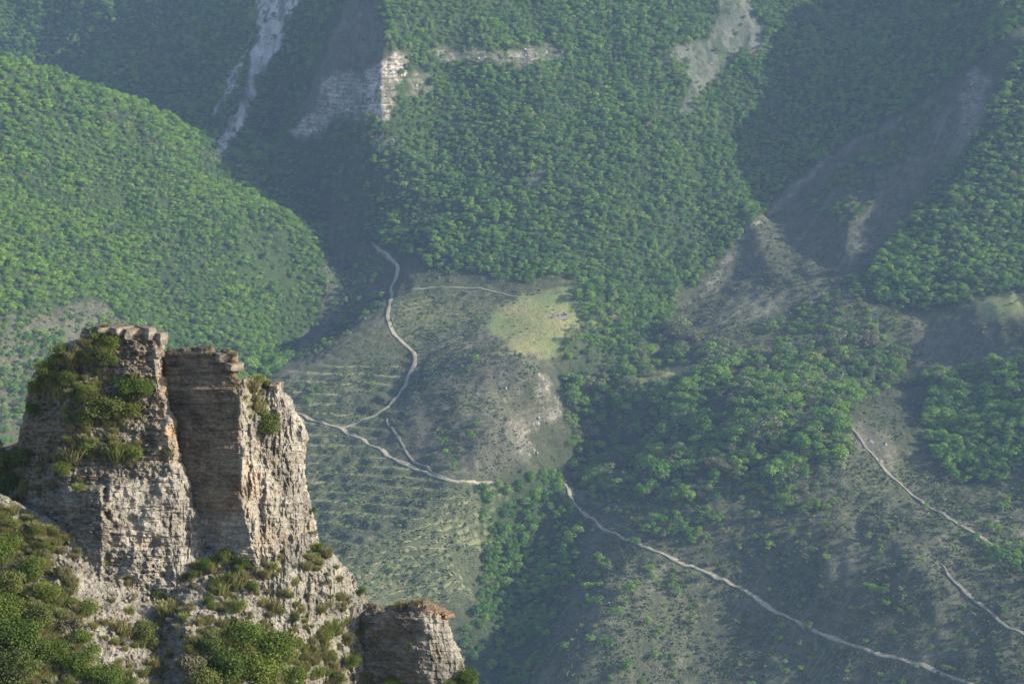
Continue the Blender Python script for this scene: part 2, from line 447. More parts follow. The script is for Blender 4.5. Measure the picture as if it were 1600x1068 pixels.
Vt = np.stack([TX, TY, TZ], -1).reshape(-1, 3)
ut, vt, _ = project(Vt)
ny, nx = TX.shape
idx = np.arange(ny * nx).reshape(ny, nx)
Ft = np.stack([idx[:-1, :-1], idx[:-1, 1:], idx[1:, 1:], idx[1:, :-1]], -1).reshape(-1, 4)
def many(names, w=5, wob=7):
    r = np.zeros_like(ut)
    for n_ in names: r = np.maximum(r, cover(ut, vt, n_, w, wob))
    return r
X0_, Y0_ = Vt[:, 0], Vt[:, 1]
c_rock = np.maximum(many(['cliff_big', 'cliff_low'], 3, 6), 0.42 * many(['cliff_right', 'cliff_band', 'crag_mid', 'scree_right'], 4, 8))
c_scree = np.maximum(many(['scree_gully', 'scree_gully_b'], 3, 8), 0.20 * many(["scree_top", "scree_mid"], 3, 9)); c_scree = c_scree * (0.25 + 0.75 * smooth(0.30, 0.48, vn(X0_ / 5, Y0_ / 16, 139) * 0.6 + vn(X0_ / 2.5, Y0_ / 5, 141) * 0.4)) * (0.85 + 0.5 * fbm(X0_ / 7, Y0_ / 12, 131, 3))
c_rock = c_rock * np.clip(0.85 + 1.1 * fbm(X0_ / 12, Vt[:, 2] / 6, 133, 3), 0.1, 1)
c_mead = many(['meadow', 'meadow_r', 'meadow_l', 'green_knoll'], 10, 11)
c_bare = np.maximum(np.maximum(many(['scree_top', 'path_bare'], 14, 14), 0.62 * many(['bare_v2'], 18, 18) * 0.5), 0.6 * many(['right_bare', 'v3_bare'], 14, 14))
c_bare = np.maximum(c_bare, 0.65 * many(['left_low', 'clear_hill', 'bare_top', 'v1_bank', 'slope_front'], 18, 18)); c_bare = np.maximum(c_bare, 0.25 * many(['lower_right'], 18, 18))
X_, Y_, Z_ = Vt[:, 0], Vt[:, 1], Vt[:, 2]
hA, hB = hit(1290, 250), hit(1100, 450)
dx_, dy_ = (hB - hA)[:2] / np.linalg.norm((hB - hA)[:2])
pp = X_ * dy_ - Y_ * dx_; aa = X_ * dx_ + Y_ * dy_
pp = pp + 6 * fbm(aa / 60, pp / 30, 111, 2)
c_strk = smooth(0.60, 0.86, ridged(pp / 17, aa / 150, 113, 3)) * smooth(0.35, 0.6, vn(pp / 12, aa / 40, 117))
c_strk = c_strk * np.maximum(0.5 * cover(ut, vt, 'bare_v2', 14, 14), 0.22 * many(['lower_right', 'v3_bare', 'right_bare', 'ridge_low'], 14, 14))
wl_ = 9 * fbm(ut / 30, vt / 30, 211, 3)
c_strk = np.maximum(c_strk, 0.8 * smooth(9, 2, dist_line([(1296, 240), (1230, 302), (1180, 352), (1140, 402), (1095, 458)], ut + wl_, vt + wl_)) * smooth(0.35, 0.6, vn(ut / 9, vt / 6, 213)))
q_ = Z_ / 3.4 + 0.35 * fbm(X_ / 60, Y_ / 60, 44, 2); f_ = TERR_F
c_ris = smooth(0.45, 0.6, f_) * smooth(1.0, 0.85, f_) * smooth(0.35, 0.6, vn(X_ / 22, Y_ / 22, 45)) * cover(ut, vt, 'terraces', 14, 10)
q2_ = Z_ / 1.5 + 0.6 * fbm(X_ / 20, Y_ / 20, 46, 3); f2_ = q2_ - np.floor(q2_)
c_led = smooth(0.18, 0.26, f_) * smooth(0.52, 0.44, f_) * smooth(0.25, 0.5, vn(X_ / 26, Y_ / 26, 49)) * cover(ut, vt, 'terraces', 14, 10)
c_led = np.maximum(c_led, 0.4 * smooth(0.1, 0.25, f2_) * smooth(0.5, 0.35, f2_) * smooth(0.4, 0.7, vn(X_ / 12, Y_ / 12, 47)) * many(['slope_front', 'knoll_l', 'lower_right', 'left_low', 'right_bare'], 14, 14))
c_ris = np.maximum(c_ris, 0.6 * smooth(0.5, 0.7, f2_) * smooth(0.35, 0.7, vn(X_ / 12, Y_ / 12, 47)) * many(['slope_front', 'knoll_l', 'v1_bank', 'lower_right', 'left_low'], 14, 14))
c_terr = np.maximum(0.85 * many(['terraces', 'knoll_l', 'ridge_low'], 16, 10), 0.45 * many(['bare_v2', 'mid_scrub', 'lower_right'], 16, 14))

def ground_material():
    m = NT("mountain_ground")
    co = m.coord()
    n1 = m.noise(co, 0.02, 6, 0.6); n2 = m.noise(co, 0.16, 6, 0.65); n3 = m.noise(co, 0.9, 4, 0.7)
    s = m.math('ADD', m.math('MULTIPLY', n1, 0.4), m.math('MULTIPLY', n2, 0.6))
    under = m.ramp(s, [(0.35, (0.035, 0.050, 0.022)), (0.6, (0.085, 0.090, 0.045))])
    col = under
    grass = m.ramp(s, [(0.36, (0.050, 0.068, 0.032)), (0.5, (0.085, 0.098, 0.048)), (0.64, (0.16, 0.155, 0.08))])
    col = m.mix(m.attr("terr"), col, grass)
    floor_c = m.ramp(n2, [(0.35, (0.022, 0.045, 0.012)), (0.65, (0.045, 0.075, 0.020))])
    streak = m.noise(m.mapping(co, (0.10, 0.02, 0.05)), 1.0, 5, 0.6)
    bare = m.ramp(m.math('ADD', m.math('MULTIPLY', n2, 0.5), m.math('MULTIPLY', streak, 0.5)), [(0.38, (0.065, 0.070, 0.045)), (0.5, (0.115, 0.108, 0.078)), (0.64, (0.20, 0.175, 0.135))])
    col = m.mix(m.attr("bare"), col, bare)
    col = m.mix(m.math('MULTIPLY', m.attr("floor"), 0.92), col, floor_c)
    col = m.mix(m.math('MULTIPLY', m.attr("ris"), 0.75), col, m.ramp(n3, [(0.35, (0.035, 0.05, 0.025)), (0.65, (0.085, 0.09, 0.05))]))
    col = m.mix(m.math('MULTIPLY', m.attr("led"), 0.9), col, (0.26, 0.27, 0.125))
    col = m.mix(m.math('MULTIPLY', m.attr("strk"), 0.8), col, m.ramp(n3, [(0.35, (0.20, 0.18, 0.14)), (0.65, (0.38, 0.34, 0.28))]))
    mead = m.ramp(m.noise(co, 0.035, 4, 0.6), [(0.34, (0.12, 0.20, 0.055)), (0.46, (0.18, 0.215, 0.07)), (0.62, (0.24, 0.225, 0.09))])
    col = m.mix(m.attr("mead"), col, m.mix(0.22, mead, m.ramp(n3, [(0.3, (0.11, 0.12, 0.05)), (0.7, (0.33, 0.31, 0.16))])))
    sc = m.ramp(n3, [(0.32, (0.28, 0.26, 0.23)), (0.5, (0.50, 0.47, 0.43)), (0.68, (0.70, 0.67, 0.62))])
    col = m.mix(m.attr("scree"), col, sc)
    bed = m.noise(m.mapping(co, (0.07, 0.07, 0.55)), 1.0, 5, 0.65)
    rk = m.ramp(bed, [(0.36, (0.13, 0.115, 0.09)), (0.5, (0.30, 0.265, 0.22)), (0.66, (0.50, 0.46, 0.39))])
    rk = m.mix(1.0, rk, m.ramp(m.noise(co, 0.33, 6, 0.75), [(0.38, (0.42, 0.41, 0.40)), (0.55, (1.4, 1.4, 1.4))]), 'MULTIPLY')
    col = m.mix(m.attr("rock"), col, rk)
    m.color(col)
    m.bump(m.math('ADD', m.math('MULTIPLY', n2, 2.0), m.math('ADD', n3, m.math('MULTIPLY', bed, 1.0))), 1.0, 1.6)
    return m.m
M_ground = ground_material()
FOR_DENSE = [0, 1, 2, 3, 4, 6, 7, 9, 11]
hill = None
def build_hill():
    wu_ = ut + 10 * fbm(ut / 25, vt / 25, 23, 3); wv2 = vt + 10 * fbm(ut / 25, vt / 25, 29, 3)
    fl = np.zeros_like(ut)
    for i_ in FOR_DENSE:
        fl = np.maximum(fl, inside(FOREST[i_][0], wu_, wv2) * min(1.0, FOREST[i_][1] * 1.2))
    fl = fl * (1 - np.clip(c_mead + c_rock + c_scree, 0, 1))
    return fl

# broad ground sheet that carries the land out to the horizon below the slopes
def far_plain():
    gx_ = np.linspace(-3000, 3000, 41); gy_ = np.linspace(-3000, 3000, 41)
    X, Y = np.meshgrid(gx_, gy_)
    Z = np.full_like(X, -640.0) + 25 * fbm(X / 1500, Y / 1500, 9, 3)
    V = np.stack([X, Y, Z], -1).reshape(-1, 3)
    i = np.arange(V.shape[0]).reshape(X.shape)
    F = np.stack([i[:-1, :-1], i[:-1, 1:], i[1:, 1:], i[1:, :-1]], -1).reshape(-1, 4)
    z = np.zeros(len(V))
    tag(obj("valley_floor", mesh_np("valley_floor", V, F, M_ground, True, attrs={'rock': z, 'scree': z, 'mead': z, 'bare': z, 'terr': z + 1, 'strk': z, 'ris': z, 'led': z, 'floor': z})), "green valley floor far below the slopes", None, None, "structure")
far_plain()

# ------------------------------------------------------------------ dirt tracks, draped with their own thickness
def track_mat(name, a, b):
    m = NT(name); co = m.coord(); n = m.noise(co, 0.7, 4, 0.6)
    e = m.attr("edge"); n2 = m.noise(co, 0.35, 4, 0.65)
    gr = m.ramp(n, [(0.35, (0.05, 0.065, 0.03)), (0.65, (0.13, 0.135, 0.065))])
    f = m.ramp(m.math('ADD', e, m.math('MULTIPLY', m.math('SUBTRACT', n2, 0.5), 1.7)), [(0.52, 0.0), (0.9, 1.0)])
    m.color(m.mix(f, m.ramp(n, [(0.35, a), (0.65, b)]), gr)); m.bump(n, 0.5, 0.3); return m.m
M_track = track_mat("track_dirt", (0.18, 0.155, 0.115), (0.33, 0.285, 0.215))
M_path = track_mat("path_dirt", (0.15, 0.14, 0.10), (0.25, 0.22, 0.165))
def resample(P, step):
    P = np.array(P); seg = np.linalg.norm(np.diff(P[:, :2], axis=0), axis=1); s = np.concatenate([[0], np.cumsum(seg)])
    n = max(2, int(s[-1] / step)); t = np.linspace(0, s[-1], n)
    return np.stack([np.interp(t, s, P[:, k]) for k in range(2)], 1)
def smooth_px(pts, it=2):
    p = [np.array(q, float) for q in pts]
    for _ in range(it):
        r = [p[0]]
        for a, b in zip(p[:-1], p[1:]): r += [a * .75 + b * .25, a * .25 + b * .75]
        r.append(p[-1]); p = r
    return p
TRACKLINES = []
def track(name, px, width, label, mat, lift=0.45):
    pts = smooth_px(px, 2)
    TRACKLINES.append(([tuple(p) for p in pts], width))
    W3 = [hit(float(p[0]), float(p[1])) for p in pts]
    P = resample([(w[0], w[1]) for w in W3], 2.0)
    for _ in range(6): P[1:-1] = 0.25 * P[:-2] + 0.5 * P[1:-1] + 0.25 * P[2:]
    T = np.gradient(P, axis=0); T /= np.linalg.norm(T, axis=1)[:, None] + 1e-9
    N = np.stack([-T[:, 1], T[:, 0]], 1)
    kk = np.arange(len(P)) * 1.0
    wv = width * (0.85 + 0.55 * fbm(kk / 4.0, kk * 0 + len(P), 3, 3)) * (0.25 + 0.75 * np.minimum(smooth(0, 9, kk), smooth(len(P), len(P) - 9, kk)))
    P = P + N * (1.6 * fbm(kk / 7.0, kk * 0 + width, 7, 3))[:, None]
    cols = []
    offs = [-0.62, -0.5, -0.25, 0, 0.25, 0.5, 0.62]
    zc = zat(P[:, 0], P[:, 1])
    for o in offs:
        q = P + N * (o * wv)[:, None]
        zq = zat(q[:, 0], q[:, 1])
        z = 0.35 * zc + 0.65 * zq + lift
        z = np.maximum(z, zq + 0.12)
        if abs(o) > 0.6: z = zq - 0.6
        cols.append(np.concatenate([q, z[:, None]], 1))
    V = np.stack(cols, 1).reshape(-1, 3)
    i = np.arange(len(V)).reshape(len(P), len(offs))
    F = np.stack([i[:-1, :-1], i[:-1, 1:], i[1:, 1:], i[1:, :-1]], -1).reshape(-1, 4)
    ed = np.tile(np.array([1.1, 0.85, 0.12, 0.42, 0.12, 0.85, 1.1]), len(P))
    tag(obj(name, mesh_np(name, V, F, mat, attrs={'edge': ed})), label, None, None, "structure")
track("dirt_track", [(580, 380), (598, 394), (618, 412), (625, 430), (609, 450), (612, 460), (607, 480), (603, 505), (615, 525), (640, 543), (652, 552), (640, 585), (628, 612), (605, 640), (570, 655), (532, 670)], 2.9, "pale dirt track winding down from the saddle to the terraces", M_track)
track("dirt_track", [(450, 640), (470, 648), (500, 660), (532, 670), (560, 682), (600, 708), (640, 730), (690, 748), (730, 758), (780, 754)], 2.9, "pale dirt track curving under the terraced knoll to the ravine", M_track)
track("dirt_track", [(612, 459), (650, 452), (700, 448), (740, 450), (780, 458), (815, 466), (850, 462)], 2.0, "thin dirt track running from the fork to the meadow", M_path)
track("dirt_track", [(880, 748), (884, 762), (892, 778), (920, 810), (960, 836), (1010, 855), (1060, 880), (1130, 900), (1170, 930), (1230, 965), (1300, 995), (1360, 1020), (1430, 1038), (1520, 1068), (1620, 1105)], 2.7, "long dirt track descending to the lower right corner", M_track)
track("footpath", [(602, 648), (612, 668), (622, 690), (636, 710), (662, 732), (690, 746)], 1.7, "narrow footpath cutting below the track bend", M_path)
track("footpath", [(1325, 655), (1350, 700), (1390, 740), (1430, 780), (1470, 802), (1520, 832), (1560, 856), (1620, 880)], 2.4, "pale footpath running down the right hand spur", M_path)
track("footpath", [(1470, 880), (1500, 920), (1540, 955), (1600, 995), (1650, 1015)], 2.2, "short pale footpath near the right edge", M_path)
for k, (pl) in enumerate(([(545, 674), (575, 688), (605, 712)], [(610, 855), (640, 853), (690, 858)])):
    track("footpath", pl, 0.8, ["terrace ledge path just below the fork of tracks", "short pale ledge on the slope beneath the terraces"][k], M_path)

# ------------------------------------------------------------------ plant meshes
def crown_mesh(name, seed, mat, R=2.6, Hh=2.3, n=420, leaf=0.42, blobs=9, z0=2.4, flat=0.7, rough_n=0.38, strag=0.0):
    r = np.random.default_rng(seed)
    C = []
    for b in range(blobs):
        th = r.uniform(0, 2 * np.pi); rr = R * 0.62 * math.sqrt(r.uniform(0, 1))
        C.append((rr * math.cos(th), rr * math.sin(th), z0 + r.uniform(-0.5, 0.75) * Hh * (1 - 0.45 * rr / R), R * r.uniform(0.28, 0.52)))
    C = np.array(C)
    k = r.integers(0, blobs, n)
    d = r.normal(size=(n, 3)); d[:, 2] = np.abs(d[:, 2]) * 0.9 - 0.25 * r.random(n)
    d /= np.linalg.norm(d, axis=1)[:, None]
    rad = C[k, 3] * (0.72 + 0.36 * r.random(n))
    rad = rad * np.where(r.random(n) < strag, 1.0 + 0.5 * r.random(n), 1.0)
    P = C[k, :3] + d * rad[:, None] * np.array([1, 1, flat])
    nrm = d + r.normal(size=(n, 3)) * rough_n; nrm /= np.linalg.norm(nrm, axis=1)[:, None]
    t = np.cross(nrm, r.normal(size=(n, 3))); t /= np.linalg.norm(t, axis=1)[:, None]
    b = np.cross(nrm, t)
    s = leaf * (0.6 + 0.8 * r.random(n))[:, None]
    V = np.stack([P - t * s * .5, P + b * s * .32 + nrm * s * .1, P + t * s * .5, P - b * s * .32 + nrm * s * .1], 1).reshape(-1, 3)
    F = np.arange(4 * n).reshape(n, 4)
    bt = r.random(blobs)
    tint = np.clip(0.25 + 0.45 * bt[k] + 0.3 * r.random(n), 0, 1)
    return mesh_np(name, V, F, mat, False, fattrs={'tint': tint})

def trunk_mesh(name, seed, h=2.8, r0=0.16, limbs=4, spread=1.3):
    r = np.random.default_rng(seed)
    V, F = [], []
    def tube(pts, rads, sides=6):
        base_ = len(V)
        for p, q in zip(pts, rads):
            for s in range(sides):
                a = 2 * math.pi * s / sides
                V.append((p[0] + q * math.cos(a), p[1] + q * math.sin(a), p[2]))
        for i in range(len(pts) - 1):
            for s in range(sides):
                a = base_ + i * sides + s; b = base_ + i * sides + (s + 1) % sides
                F.append((a, b, b + sides, a + sides))
    tube([(0, 0, -0.4), (0.03, 0, h * .4), (0.08, 0.05, h)], [r0, r0 * .8, r0 * .45])
    for k in range(limbs):
        a = r.uniform(0, 6.28); z = h * r.uniform(.45, .8)
        tube([(0.03, 0, z), (spread * .5 * math.cos(a), spread * .5 * math.sin(a), z + .5 * spread), (spread * math.cos(a), spread * math.sin(a), z + 1.0 * spread)], [r0 * .5, r0 * .35, r0 * .12], 5)
    return mesh_np(name, np.array(V), np.array(F), M_bark)

PROTO = bpy.data.collections.new("plant_sources")      # not linked: only instanced from
def proto(name, crown, trunk=None):
    """crown (and trunk) merged into one mesh for scattering"""
    if trunk is None:
        me = crown
    else:
        va = np.empty(len(crown.vertices) * 3, np.float32); crown.vertices.foreach_get("co", va)
        vb = np.empty(len(trunk.vertices) * 3, np.float32); trunk.vertices.foreach_get("co", vb)
        fa = np.empty(len(crown.loops), np.int32); crown.loops.foreach_get("vertex_index", fa)
        fb = np.empty(len(trunk.loops), np.int32); trunk.loops.foreach_get("vertex_index", fb)
        V = np.concatenate([va.reshape(-1, 3), vb.reshape(-1, 3)]); F = np.concatenate([fa.reshape(-1, 4), fb.reshape(-1, 4) + len(va) // 3])
        ta = np.empty(len(crown.polygons), np.float32); crown.attributes['tint'].data.foreach_get("value", ta)
        me = mesh_np(name, V, F, [crown.materials[0], M_bark], False, np.concatenate([np.zeros(len(fa) // 4), np.ones(len(fb) // 4)]), fattrs={'tint': np.concatenate([ta, np.zeros(len(fb) // 4)])})
    o = bpy.data.objects.new(name, me); PROTO.objects.link(o)
    return me

CR, TRK = [], []
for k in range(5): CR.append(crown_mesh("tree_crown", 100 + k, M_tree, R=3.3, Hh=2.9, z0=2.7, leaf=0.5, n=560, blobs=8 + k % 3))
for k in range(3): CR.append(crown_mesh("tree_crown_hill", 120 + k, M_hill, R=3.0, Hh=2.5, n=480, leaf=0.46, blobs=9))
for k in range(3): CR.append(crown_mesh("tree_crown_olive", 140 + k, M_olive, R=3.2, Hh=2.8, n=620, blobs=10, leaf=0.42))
trunkA = trunk_mesh("tree_trunk", 5); trunkB = trunk_mesh("tree_trunk", 6, h=2.6)
scatter_src = {}
def make_collection(name, meshes):
    c = bpy.data.collections.new(name)
    for i, me in enumerate(meshes):
        o = bpy.data.objects.new("%s_%02d" % (name, i), me); c.objects.link(o)
    return c
def merged(cr, tr, nm):
    me = proto(nm, cr, tr); return me
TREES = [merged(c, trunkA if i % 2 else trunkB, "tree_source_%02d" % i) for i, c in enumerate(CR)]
SCR = [crown_mesh("scrub_source", 200 + k, M_scrub, R=0.75, Hh=0.6, n=46, leaf=0.42, blobs=4, z0=0.22, flat=0.8) for k in range(4)]
C_trees = make_collection("treesrc", TREES)
C_scrub = make_collection("scrubsrc", SCR)

def scatter(name, P, rot, scl, typ, coll, label, cat):
    me = bpy.data.meshes.new(name)
    me.vertices.add(len(P)); me.vertices.foreach_set("co", np.ascontiguousarray(P, dtype=np.float32).ravel())
    a = me.attributes.new("rotv", 'FLOAT_VECTOR', 'POINT'); a.data.foreach_set("vector", np.ascontiguousarray(rot, dtype=np.float32).ravel())
    a = me.attributes.new("sclv", 'FLOAT_VECTOR', 'POINT'); a.data.foreach_set("vector", np.ascontiguousarray(scl, dtype=np.float32).ravel())
    a = me.attributes.new("typ", 'INT', 'POINT'); a.data.foreach_set("value", np.ascontiguousarray(typ, dtype=np.int32))
    o = obj(name, me)
    ng = bpy.data.node_groups.new(name, 'GeometryNodeTree')
    ng.interface.new_socket("Geometry", in_out='INPUT', socket_type='NodeSocketGeometry')
    ng.interface.new_socket("Geometry", in_out='OUTPUT', socket_type='NodeSocketGeometry')
    N = ng.nodes; L = ng.links
    gi = N.new("NodeGroupInput"); go = N.new("NodeGroupOutput")
    ci = N.new("GeometryNodeCollectionInfo"); ci.inputs["Collection"].default_value = coll
    ci.inputs["Separate Children"].default_value = True; ci.inputs["Reset Children"].default_value = True
    ip = N.new("GeometryNodeInstanceOnPoints"); ip.inputs["Pick Instance"].default_value = True
    L.new(gi.outputs[0], ip.inputs["Points"]); L.new(ci.outputs[0], ip.inputs["Instance"])
    def na(nm, t):
        n = N.new("GeometryNodeInputNamedAttribute"); n.data_type = t; n.inputs["Name"].default_value = nm
        return [s for s in n.outputs if s.enabled][0] if t != 'INT' else n.outputs[0]
    L.new(na("typ", 'INT'), ip.inputs["Instance Index"])
    e2r = N.new("FunctionNodeEulerToRotation"); L.new(na("rotv", 'FLOAT_VECTOR'), e2r.inputs[0])
    L.new(e2r.outputs[0], ip.inputs["Rotation"]); L.new(na("sclv", 'FLOAT_VECTOR'), ip.inputs["Scale"])
    L.new(ip.outputs[0], go.inputs[0])
    md = o.modifiers.new("scatter", 'NODES'); md.node_group = ng
    tag(o, label, cat, None, "stuff")
    return o

# ------------------------------------------------------------------ where trees and scrub stand
FOREST = [  # polygon, density, crown scale, crown types
 ([(-400, 20), (-260, 60), (0, 95), (160, 140), (275, 165), (330, 255), (400, 262), (490, 292), (512, 360), (506, 480), (480, 522), (440, 585), (400, 600), (250, 560), (200, 500), (150, 465), (60, 490), (-400, 480)], 1.0, 0.96, (5, 6, 7, 5, 6, 4)),
 ([(-400, -300), (560, -300), (540, 0), (500, 110), (460, 190), (470, 262), (330, 250), (270, 165), (150, 133), (-260, 62), (-400, 22)], 1.0, 1.0, (0, 1, 2, 3)),
 ([(455, 190), (640, 120), (650, 300), (620, 400), (560, 372), (520, 300), (490, 300), (440, 270)], 0.75, 1.0, (0, 1, 2, 3, 4)),
 ([(590, 0), (640, -100), (1290, -300), (1296, 0), (1275, 100), (1205, 200), (1155, 300), (1085, 400), (1065, 440), (1040, 520), (970, 520), (890, 500), (912, 440), (820, 436), (700, 428), (625, 400), (600, 250), (650, 150), (640, 90), (600, 80)], 0.95, 1.0, (0, 1, 2, 3, 4)),
 ([(1290, -300), (2000, -300), (1800, 0), (1600, 40), (1470, 140), (1320, 225), (1220, 300), (1130, 400), (1080, 460), (1060, 430), (1150, 300), (1270, 100)], 0.97, 1.05, (0, 1, 2, 3)),
 ([(1480, 150), (1330, 240), (1260, 330), (1330, 350), (1440, 240)], 0.4, 0.9, (0, 1, 2)),
 ([(2000, 0), (1600, 60), (1555, 150), (1500, 240), (1420, 340), (1365, 420), (1360, 470), (1440, 490), (1510, 470), (1600, 455), (2000, 470)], 1.0, 1.05, (0, 1, 4, 5, 6)),
 ([(885, 520), (990, 505), (1100, 560), (1300, 545), (1420, 555), (1400, 600), (1330, 640), (1330, 720), (1200, 770), (1040, 790), (900, 760), (886, 650)], 0.42, 1.5, (0, 1, 2, 4, 5, 8, 9)),
 ([(1000, 500), (1200, 560), (1380, 520), (1360, 600), (1200, 600), (1030, 570)], 0.25, 1.6, (8, 9, 10)),
 ([(1450, 620), (1500, 600), (1600, 620), (1640, 690), (1560, 760), (1480, 750), (1440, 680)], 0.95, 1.15, (0, 1, 4)),
 ([(1400, 590), (1640, 560), (1640, 640), (1500, 620)], 0.5, 1.0, (0, 1, 2)),
 ([(750, 770), (880, 740), (900, 800), (900, 900), (850, 1010), (820, 1100), (690, 1100), (730, 980), (760, 880)], 0.62, 1.1, (0, 1, 2, 3)),
 ([(890, 520), (985, 500), (1010, 540), (950, 570), (892, 560)], 0.7, 0.9, (0, 4, 5)),
 ([(-400, 480), (60, 480), (190, 500), (260, 540), (200, 640), (-400, 760)], 0.5, 0.85, (0, 1, 5)),
 ([(-400, 760), (200, 640), (420, 600), (430, 820), (540, 960), (540, 1160), (-400, 1160)], 0.3, 0.9, (0, 1, 5)),
 ([(500, 330), (560, 370), (600, 400), (600, 470), (530, 530), (470, 570), (500, 480)], 0.28, 0.8, (0, 1, 5)),
 ([(540, 400), (600, 400), (600, 440), (560, 460)], 0.5, 0.8, (0, 1)),
 ([(640, 500), (740, 480), (760, 500), (690, 530), (650, 530)], 0.35, 0.6, (0, 1, 2)),
 ([(900, 760), (1330, 700), (1300, 880), (1100, 860), (960, 830)], 0.30, 0.95, (0, 1, 2, 8)),
 ([(1330, 440), (1360, 420), (1440, 490), (1420, 560), (1300, 560), (1180, 520)], 0.22, 0.9, (0, 4, 5)),
 ([(900, 860), (1040, 880), (1060, 1100), (860, 1100)], 0.07, 1.0, (0, 5)),
 ([(1040, 860), (1640, 760), (1640, 1100), (1040, 1100)], 0.10, 0.75, (0, 5, 8)),
 ([(1500, 820), (1560, 850), (1640, 870), (1640, 930), (1540, 890)], 0.5, 0.9, (0, 5)),
 ([(430, 600), (760, 560), (780, 760), (740, 960), (560, 960), (430, 820)], 0.035, 0.7, (0, 5)),
 ([(1000, 880), (1050, 900), (1090, 960), (1060, 1080), (1020, 1080), (1030, 960)], 0.4, 0.9, (0, 1, 2)),
]
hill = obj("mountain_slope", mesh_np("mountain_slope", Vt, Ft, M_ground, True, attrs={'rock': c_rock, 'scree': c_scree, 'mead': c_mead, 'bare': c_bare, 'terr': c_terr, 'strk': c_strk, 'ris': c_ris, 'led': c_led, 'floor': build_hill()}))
tag(hill, "steep green mountainside across the gorge", None, None, "structure")

sp = 3.3
jx = np.arange(-640, 640, sp); jy = np.arange(880, 1990, sp)
JX, JY = np.meshgrid(jx, jy)
JX = (JX + rng.uniform(-0.48, 0.48, JX.shape) * sp).ravel(); JY = (JY + rng.uniform(-0.48, 0.48, JY.shape) * sp).ravel()
JZ = zat(JX, JY)
ju, jv, jd = project(np.stack([JX, JY, JZ], -1))
ok = (ju > -330) & (ju < 1900) & (jv > -200) & (jv < 1160)
JX, JY, JZ, ju, jv, jd = [a[ok] for a in (JX, JY, JZ, ju, jv, jd)]
open_ = np.zeros_like(JX)
for nme in ('scree_gully', 'scree_gully_b', 'cliff_big', 'cliff_band', 'scree_top', 'scree_mid', 'cliff_low', 'cliff_right', 'meadow', 'meadow_r', 'meadow_l', 'crag_mid', 'green_knoll'):
    open_ = np.maximum(open_, cover(ju, jv, nme, 3, 8))
open_ = np.maximum(open_, 0.8 * cover(ju, jv, 'clear_hill', 12, 14))
open_ = np.maximum(open_, 0.75 * cover(ju, jv, 'scree_right', 3, 8))
open_ = np.maximum(open_, 0.93 * cover(ju, jv, 'bare_top', 8, 10))
for pts, wd in TRACKLINES:
    if wd > 2.5: open_ = np.maximum(open_, dist_line(pts, ju, jv) < 7)
    else: open_ = np.maximum(open_, 0.7 * (dist_line(pts, ju, jv) < 5))
wu = ju + 10 * fbm(ju / 25, jv / 25, 23, 3); wv_ = jv + 10 * fbm(ju / 25, jv / 25, 29, 3)
dens = np.zeros_like(JX); csc = np.ones_like(JX); ctype = np.zeros(len(JX), int)
rt = rng.random(len(JX))
for poly, dn, cs, types in FOREST:
    m_ = inside(poly, wu, wv_)
    upd = m_ & (dn > dens)
    dens[upd] = dn; csc[upd] = cs
    ctype[upd] = np.array(types)[(rt[upd] * len(types)).astype(int)]
mixn = fbm(JX / 30, JY / 40, 181, 3) + rng.uniform(-0.35, 0.35, len(JX))
ctype = np.where((mixn > 0.42) & (ctype < 5), 5 + (rt * 97 % 3).astype(int), ctype)
ctype = np.where((mixn < -0.66) & (rt < 0.6), 8 + (rt * 89 % 3).astype(int), ctype)
ctype = np.where((mixn < -0.25) & (ctype >= 5) & (ctype < 8), (rt * 83 % 5).astype(int), ctype)
clump = 0.5 + 0.9 * fbm(JX / 26, JY / 34, 61, 3)
eff = np.where(dens > 0.9, dens * np.clip(1.02 + 0.75 * fbm(JX / 24, JY / 34, 66, 3), 0.3, 1), dens * np.clip(0.25 + 1.6 * clump, 0.1, 2.0))
open_ = np.where((rng.random(len(JX)) < 0.06) & (cover(ju, jv, 'meadow', 3, 4) < 0.5), open_ * 0.5, open_)
keep = rng.random(len(JX)) < eff * (1 - open_)
T_P = np.stack([JX, JY, JZ - 0.3], -1)[keep]; T_s = (csc * np.clip((0.60 + 0.75 * rng.random(len(JX)) ** 1.6) * (1.0 + 0.45 * fbm(JX / 18, JY / 22, 171, 2)), 0.45, 1.7))[keep]; T_t = ctype[keep]; T_u = ju[keep]; T_v = jv[keep]; T_d = jd[keep]
big = rng.random(len(T_s)) < 0.04
T_s = np.where(big & (T_v > 520), T_s * 1.5, T_s)
